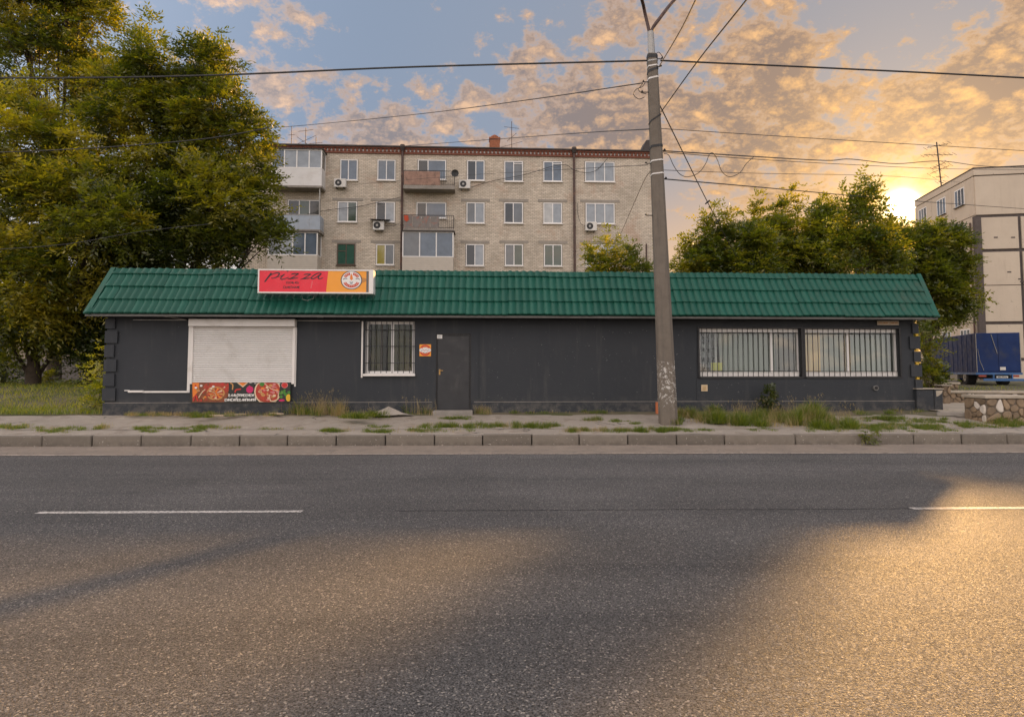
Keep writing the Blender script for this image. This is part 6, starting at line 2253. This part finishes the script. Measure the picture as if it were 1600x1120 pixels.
# (x0, x1, y0, y1, blades, height, tufts, share of straw)
PATCH = [(200, 330, 646, 650, 900, .10, 16, .5), (290, 335, 648, 652, 500, .14, 7, .1), (335, 430, 646, 650, 350, .12, 10, .4), (540, 660, 641, 648, 200, .10, 6, .4),
         (690, 735, 652, 655, 420, .09, 9, 0), (745, 762, 641, 647, 260, .22, 5, .6), (790, 965, 641, 645, 1100, .09, 22, .1), (0, 45, 664, 671, 520, .12, 9, .1), (55, 130, 668, 672, 480, .08, 11, .1),
         (150, 170, 667, 671, 160, .12, 3, .5), (208, 262, 668, 671, 560, .08, 9, .05), (270, 292, 669, 671, 220, .08, 4, 0), (300, 372, 666, 671, 560, .10, 10, .1), (400, 470, 669, 671, 200, .06, 7, .2), (575, 606, 665, 668, 260, .07, 6, 0),
         (650, 785, 663, 669, 1500, .12, 22, .06), (785, 872, 664, 669, 1200, .14, 14, .1), (916, 936, 655, 659, 220, .13, 3, .1), (955, 982, 656, 659, 280, .07, 4, 0), (985, 1000, 660, 664, 160, .07, 3, 0),
         (62, 112, 673, 676, 420, .06, 7, .1), (225, 245, 673, 675, 220, .06, 3, 0), (296, 314, 672, 675, 240, .07, 3, 0), (505, 548, 671, 675, 460, .10, 6, .1), (570, 625, 671, 676, 560, .09, 8, .05), (640, 740, 671, 675, 700, .07, 12, .15),
         (885, 905, 672, 675, 260, .12, 4, .3), (905, 985, 671, 675, 760, .11, 10, .3), (995, 1062, 670, 675, 1100, .13, 9, .05), (1062, 1110, 671, 674, 300, .07, 6, 0), (1045, 1064, 657, 662, 300, .16, 4, .1), (1052, 1080, 645, 655, 300, .22, 6, .5),
         (1340, 1410, 653, 659, 900, .12, 14, .05), (1410, 1478, 655, 661, 700, .09, 12, .05), (1300, 1475, 663, 671, 2600, .11, 34, .08), (1260, 1400, 668, 674, 1300, .08, 18, .08), (1170, 1210, 669, 673, 380, .07, 6, 0),
         (1488, 1600, 662, 668, 1500, .12, 22, .1), (1420, 1500, 670, 674, 380, .06, 9, .1), (1335, 1352, 639, 647, 120, .14, 3, .2), (1385, 1410, 641, 646, 220, .12, 4, .1), (1427, 1440, 640, 646, 100, .12, 2, .1), (1540, 1600, 655, 664, 700, .2, 9, .1)]
for x0, x1, y0, y1, n, h, tf, st in PATCH:
    n = int(n * 2.0)
    tf = int(tf * 1.7)
    h *= .85
    ns_ = int(n * st)
    if n - ns_ > 0: spec.append((tuft_points(x0, x1, y0, y1, n - ns_, tf, .062, True), h * 1.1, .008, .6, 0, .1, .8))
    if ns_ > 0: spec.append((tuft_points(x0, x1, y0, y1, ns_, tf, .06), h * 1.3, .006, .5, 1, .1, .9))
grass_obj('pavement_grass', 'low grass growing in pavement joints and along kerb', 'grass', spec, kind='stuff', seed=31)

# single clumps that stand out
CL = [((1078, 1120), (648, 664), .24, 2200, 'bushy grass clump nearest the pole, right of its foot', .08), ((1118, 1166), (648, 666), .28, 2800, 'round thick green grass clump with pale seed stalks, second from pole', .06),
      ((1172, 1235), (648, 666), .26, 2700, 'grass clump under the dark upright weed', .14), ((1236, 1290), (646, 668), .31, 3200, 'tallest grass clump with rusty seed stalks before big right window', .13),
      ((1288, 1336), (652, 672), .24, 2400, 'grass clump ending the thick row toward right corner', .10), ((432, 480), (642, 648), .34, 900, 'dark weedy clump at wall right of food banner', .10),
      ((478, 538), (642, 649), .36, 1000, 'clump of dry seeding grass at wall under blank stretch left of small window', .6), ((538, 600), (648, 654), .16, 1400, 'low dense green clump spreading before spilled sand', .05),
      ((634, 662), (640, 648), .32, 420, 'yellowish weed clump between sand heap and doorstep', .3), ((662, 684), (642, 650), .26, 220, 'thin leaning weed left of doorstep', .1)]
for k, ((x0, x1), (y0, y1), h, n, lb, st) in enumerate(CL):
    tf = max(3, int((x1 - x0) / 8))
    o0 = pav_at((x0 + x1) / 2, (y0 + y1) / 2)
    ns_ = int(n * st)
    sp_ = [(tuft_points(x0, x1, y0, y1, n - ns_, tf, .085, True), h * 1.1, .012, .85, 0, .1, .95)]
    if ns_: sp_.append((tuft_points(x0, x1, y0, y1, ns_, tf, .09), h * 1.35, .006, .45, 1, 0, 1))
    o = grass_obj('grass_clump', lb, 'grass clump', sp_, 'grass clumps on the pavement', None, tuple(o0), 40 + k)
    # seed heads as a part of the clump
    rng = np.random.default_rng(90 + k)
    m_ = max(6, int(ns_ * .12))
    P = tuft_points(x0, x1, y0, y1, m_, tf, .1) + np.stack([rng.normal(0, .05, m_), rng.normal(0, .03, m_), h * rng.uniform(.9, 1.6, m_)], -1)
    Vh = sprays(P, unit(rng.normal(0, .3, (m_, 3)) + np.array([0, 0, 1.0])), rng.uniform(.05, .11, m_), 5, .025, .012, .1, rng)
    me = np_mesh('seed_head', Vh - np.array(o0)[None, None, :], 4, M['straw'], rng.uniform(0, 1, len(Vh)))
    s_ = link('seed_heads', me, o, 'stuff')
    # bare stalks carrying them
    Pb = P.copy(); Pb[:, 2] = o0.z
    V2, sg2 = blades(Pb, h * 1.35, .005, .15, rng)
    s2 = link('stalks', np_mesh('stalks', V2 - np.array(o0)[None, None, :], 4, M['straw'], np.full(len(V2), .5)), o, 'stuff')
# a creeper over the kerb
P, Dv, T, _a = crown_points([(1356, 678, 6, 7), (1360, 688, 4, 5)], 13.75, 700, .08, np.random.default_rng(3))
V = sprays(P, Dv, np.full(len(P), .1), 6, .06, .03, .4, np.random.default_rng(3))
o0 = Vector(P.mean(0))
ks = link('creeping_weed', np_mesh('creeping_weed', V - np.array(o0)[None, None, :], 4, M['leaf_r'], np.repeat(T, 6)))
ks.location = o0
tag(ks, 'small green weed spilling over kerb face toward the road', 'weed')

# meadow at the left and rough grass at the right
def field(x0, x1, ya, yb, n, rng):
    x = rng.uniform(x0, x1, n)
    y = ya + (yb - ya) * rng.uniform(0, 1, n) ** 1.25
    keep = np.sin(x * 1.3 + y * .7) + np.sin(x * .5 - y * 1.9) * .8 + rng.normal(0, .7, n) > -1.1
    x, y = x[keep], y[keep]
    return np.stack([x, y, gz(x, y) - .02], -1)


rng = np.random.default_rng(55)
kl = K.w(uL - .12, 0, 0).x
fL = lambda n, ya, yb: field(-26, kl, ya, yb, n, rng)
grass_obj('meadow_grass', 'tall grass of the field left of kiosk, golden sunlight painted in its colour', 'grass',
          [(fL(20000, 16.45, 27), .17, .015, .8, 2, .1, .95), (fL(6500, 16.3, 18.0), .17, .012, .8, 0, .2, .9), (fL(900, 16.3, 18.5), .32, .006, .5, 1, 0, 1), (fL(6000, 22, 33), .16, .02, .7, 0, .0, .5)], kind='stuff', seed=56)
fR = lambda n, x0, x1, ya, yb: field(x0, x1, ya, yb, n, rng)
grass_obj('yard_grass', 'rough grass round the stone walls and truck at right', 'grass',
          [(fR(4500, 12.2, 34, 20.6, 26), .16, .02, .7, 2, .1, .9), (fR(3500, 16, 40, 26, 36), .14, .03, .7, 2, .1, .8), (fR(700, 11.5, 22, 15.6, 17.4), .10, .012, .7, 0, .1, .9)], kind='stuff', seed=57)

# ================================================================== SMALL THINGS LYING ABOUT
# spilled sand against the wall
sm = MB()
c = pav_at(607, 647)
nr, na = 7, 26
for i in range(nr + 1):
    for j in range(na):
        a = 6.2832 * j / na
        rr_ = i / nr * (1 + .12 * math.sin(a * 3 + 1))
        h = .17 * max(0, 1 - rr_) ** 1.15 * (1 + .25 * math.sin(a * 5 + i))
        sm.v.append((rr_ * .58 * math.cos(a), rr_ * .26 * math.sin(a), h - .015))
for i in range(nr):
    for j in range(na):
        sm.f.append((i * na + j, i * na + (j + 1) % na, (i + 1) * na + (j + 1) % na, (i + 1) * na + j)); sm.mi.append(0)
tag(sm.build('sand_heap', M['sand'], smooth=True, loc=(c.x, c.y, c.z)), 'small flat heap of grey sand against wall left of door', 'sand heap')
for (x0, x1, y, lb) in ((326, 350, 650, 'left half of broken pale board lying below food banner'), (351, 384, 649.5, 'longer right half of broken pale board below food banner'), (424, 441, 648, 'short pale board propped on stones near wall weeds')):
    a, b = pav_at(x0, y), pav_at(x1, y)
    L = (b - a).length
    o = MB().cbox(0, L, -.05, .05, 0, .028, .006).build('board', M['bare_wood'], loc=(a.x, a.y, a.z + (.03 if x0 == 424 else .004)), rz=math.atan2(b.y - a.y, b.x - a.x))
    tag(o, lb, 'board')
# edging timber lying along the sunlit yard
a, b = PW(10.95, 2.55), PW(11.9, 2.05)
o = MB().cbox(0, (b - a).length, -.05, .05, 0, .09, .015).build('edging_beam', M['concrete'], loc=(a.x, a.y, a.z), rz=math.atan2(b.y - a.y, b.x - a.x))
tag(o, 'low concrete edging beam slanting along front of sunlit yard', 'edging')
# grit and chips in the gutter and on the asphalt: far too many to count
rng = np.random.default_rng(5)
mb = MB()


def chip(x, y, z, s):
    p = [(x + s * rng.uniform(.6, 1.2) * math.cos(a), y + s * rng.uniform(.6, 1.2) * math.sin(a), z) for a in (0, 1.3, 2.5, 3.8, 5.1)]
    top = (x + s * rng.uniform(-.3, .3), y + s * rng.uniform(-.3, .3), z + s * rng.uniform(.4, .9))
    mb.add(p + [top], [(0, 1, 5), (1, 2, 5), (2, 3, 5), (3, 4, 5), (4, 0, 5)])


for _ in range(1100):
    u = rng.uniform(-14, 14)
    v = gv + abs(rng.normal(0, .35)) if rng.uniform() < .5 else -abs(rng.normal(0, .12))
    v = min(v, -.01)
    p = R.w(u, v, .006)
    chip(p.x, p.y, p.z, rng.uniform(.004, .014) if rng.uniform() < .8 else rng.uniform(.014, .032))
for _ in range(420):
    u, v = rng.uniform(-12, 13), rng.uniform(.2, 2.8)
    p = PW(u, v)
    chip(p.x, p.y, p.z, rng.uniform(.006, .02))
mb.build('gravel_chips', M['chips'], kind='stuff', fix=False)
tag(D.objects['gravel_chips'], 'loose grit and chips along gutter and pavement', 'gravel')
scene['leaf_quads'] = int(NLEAF)
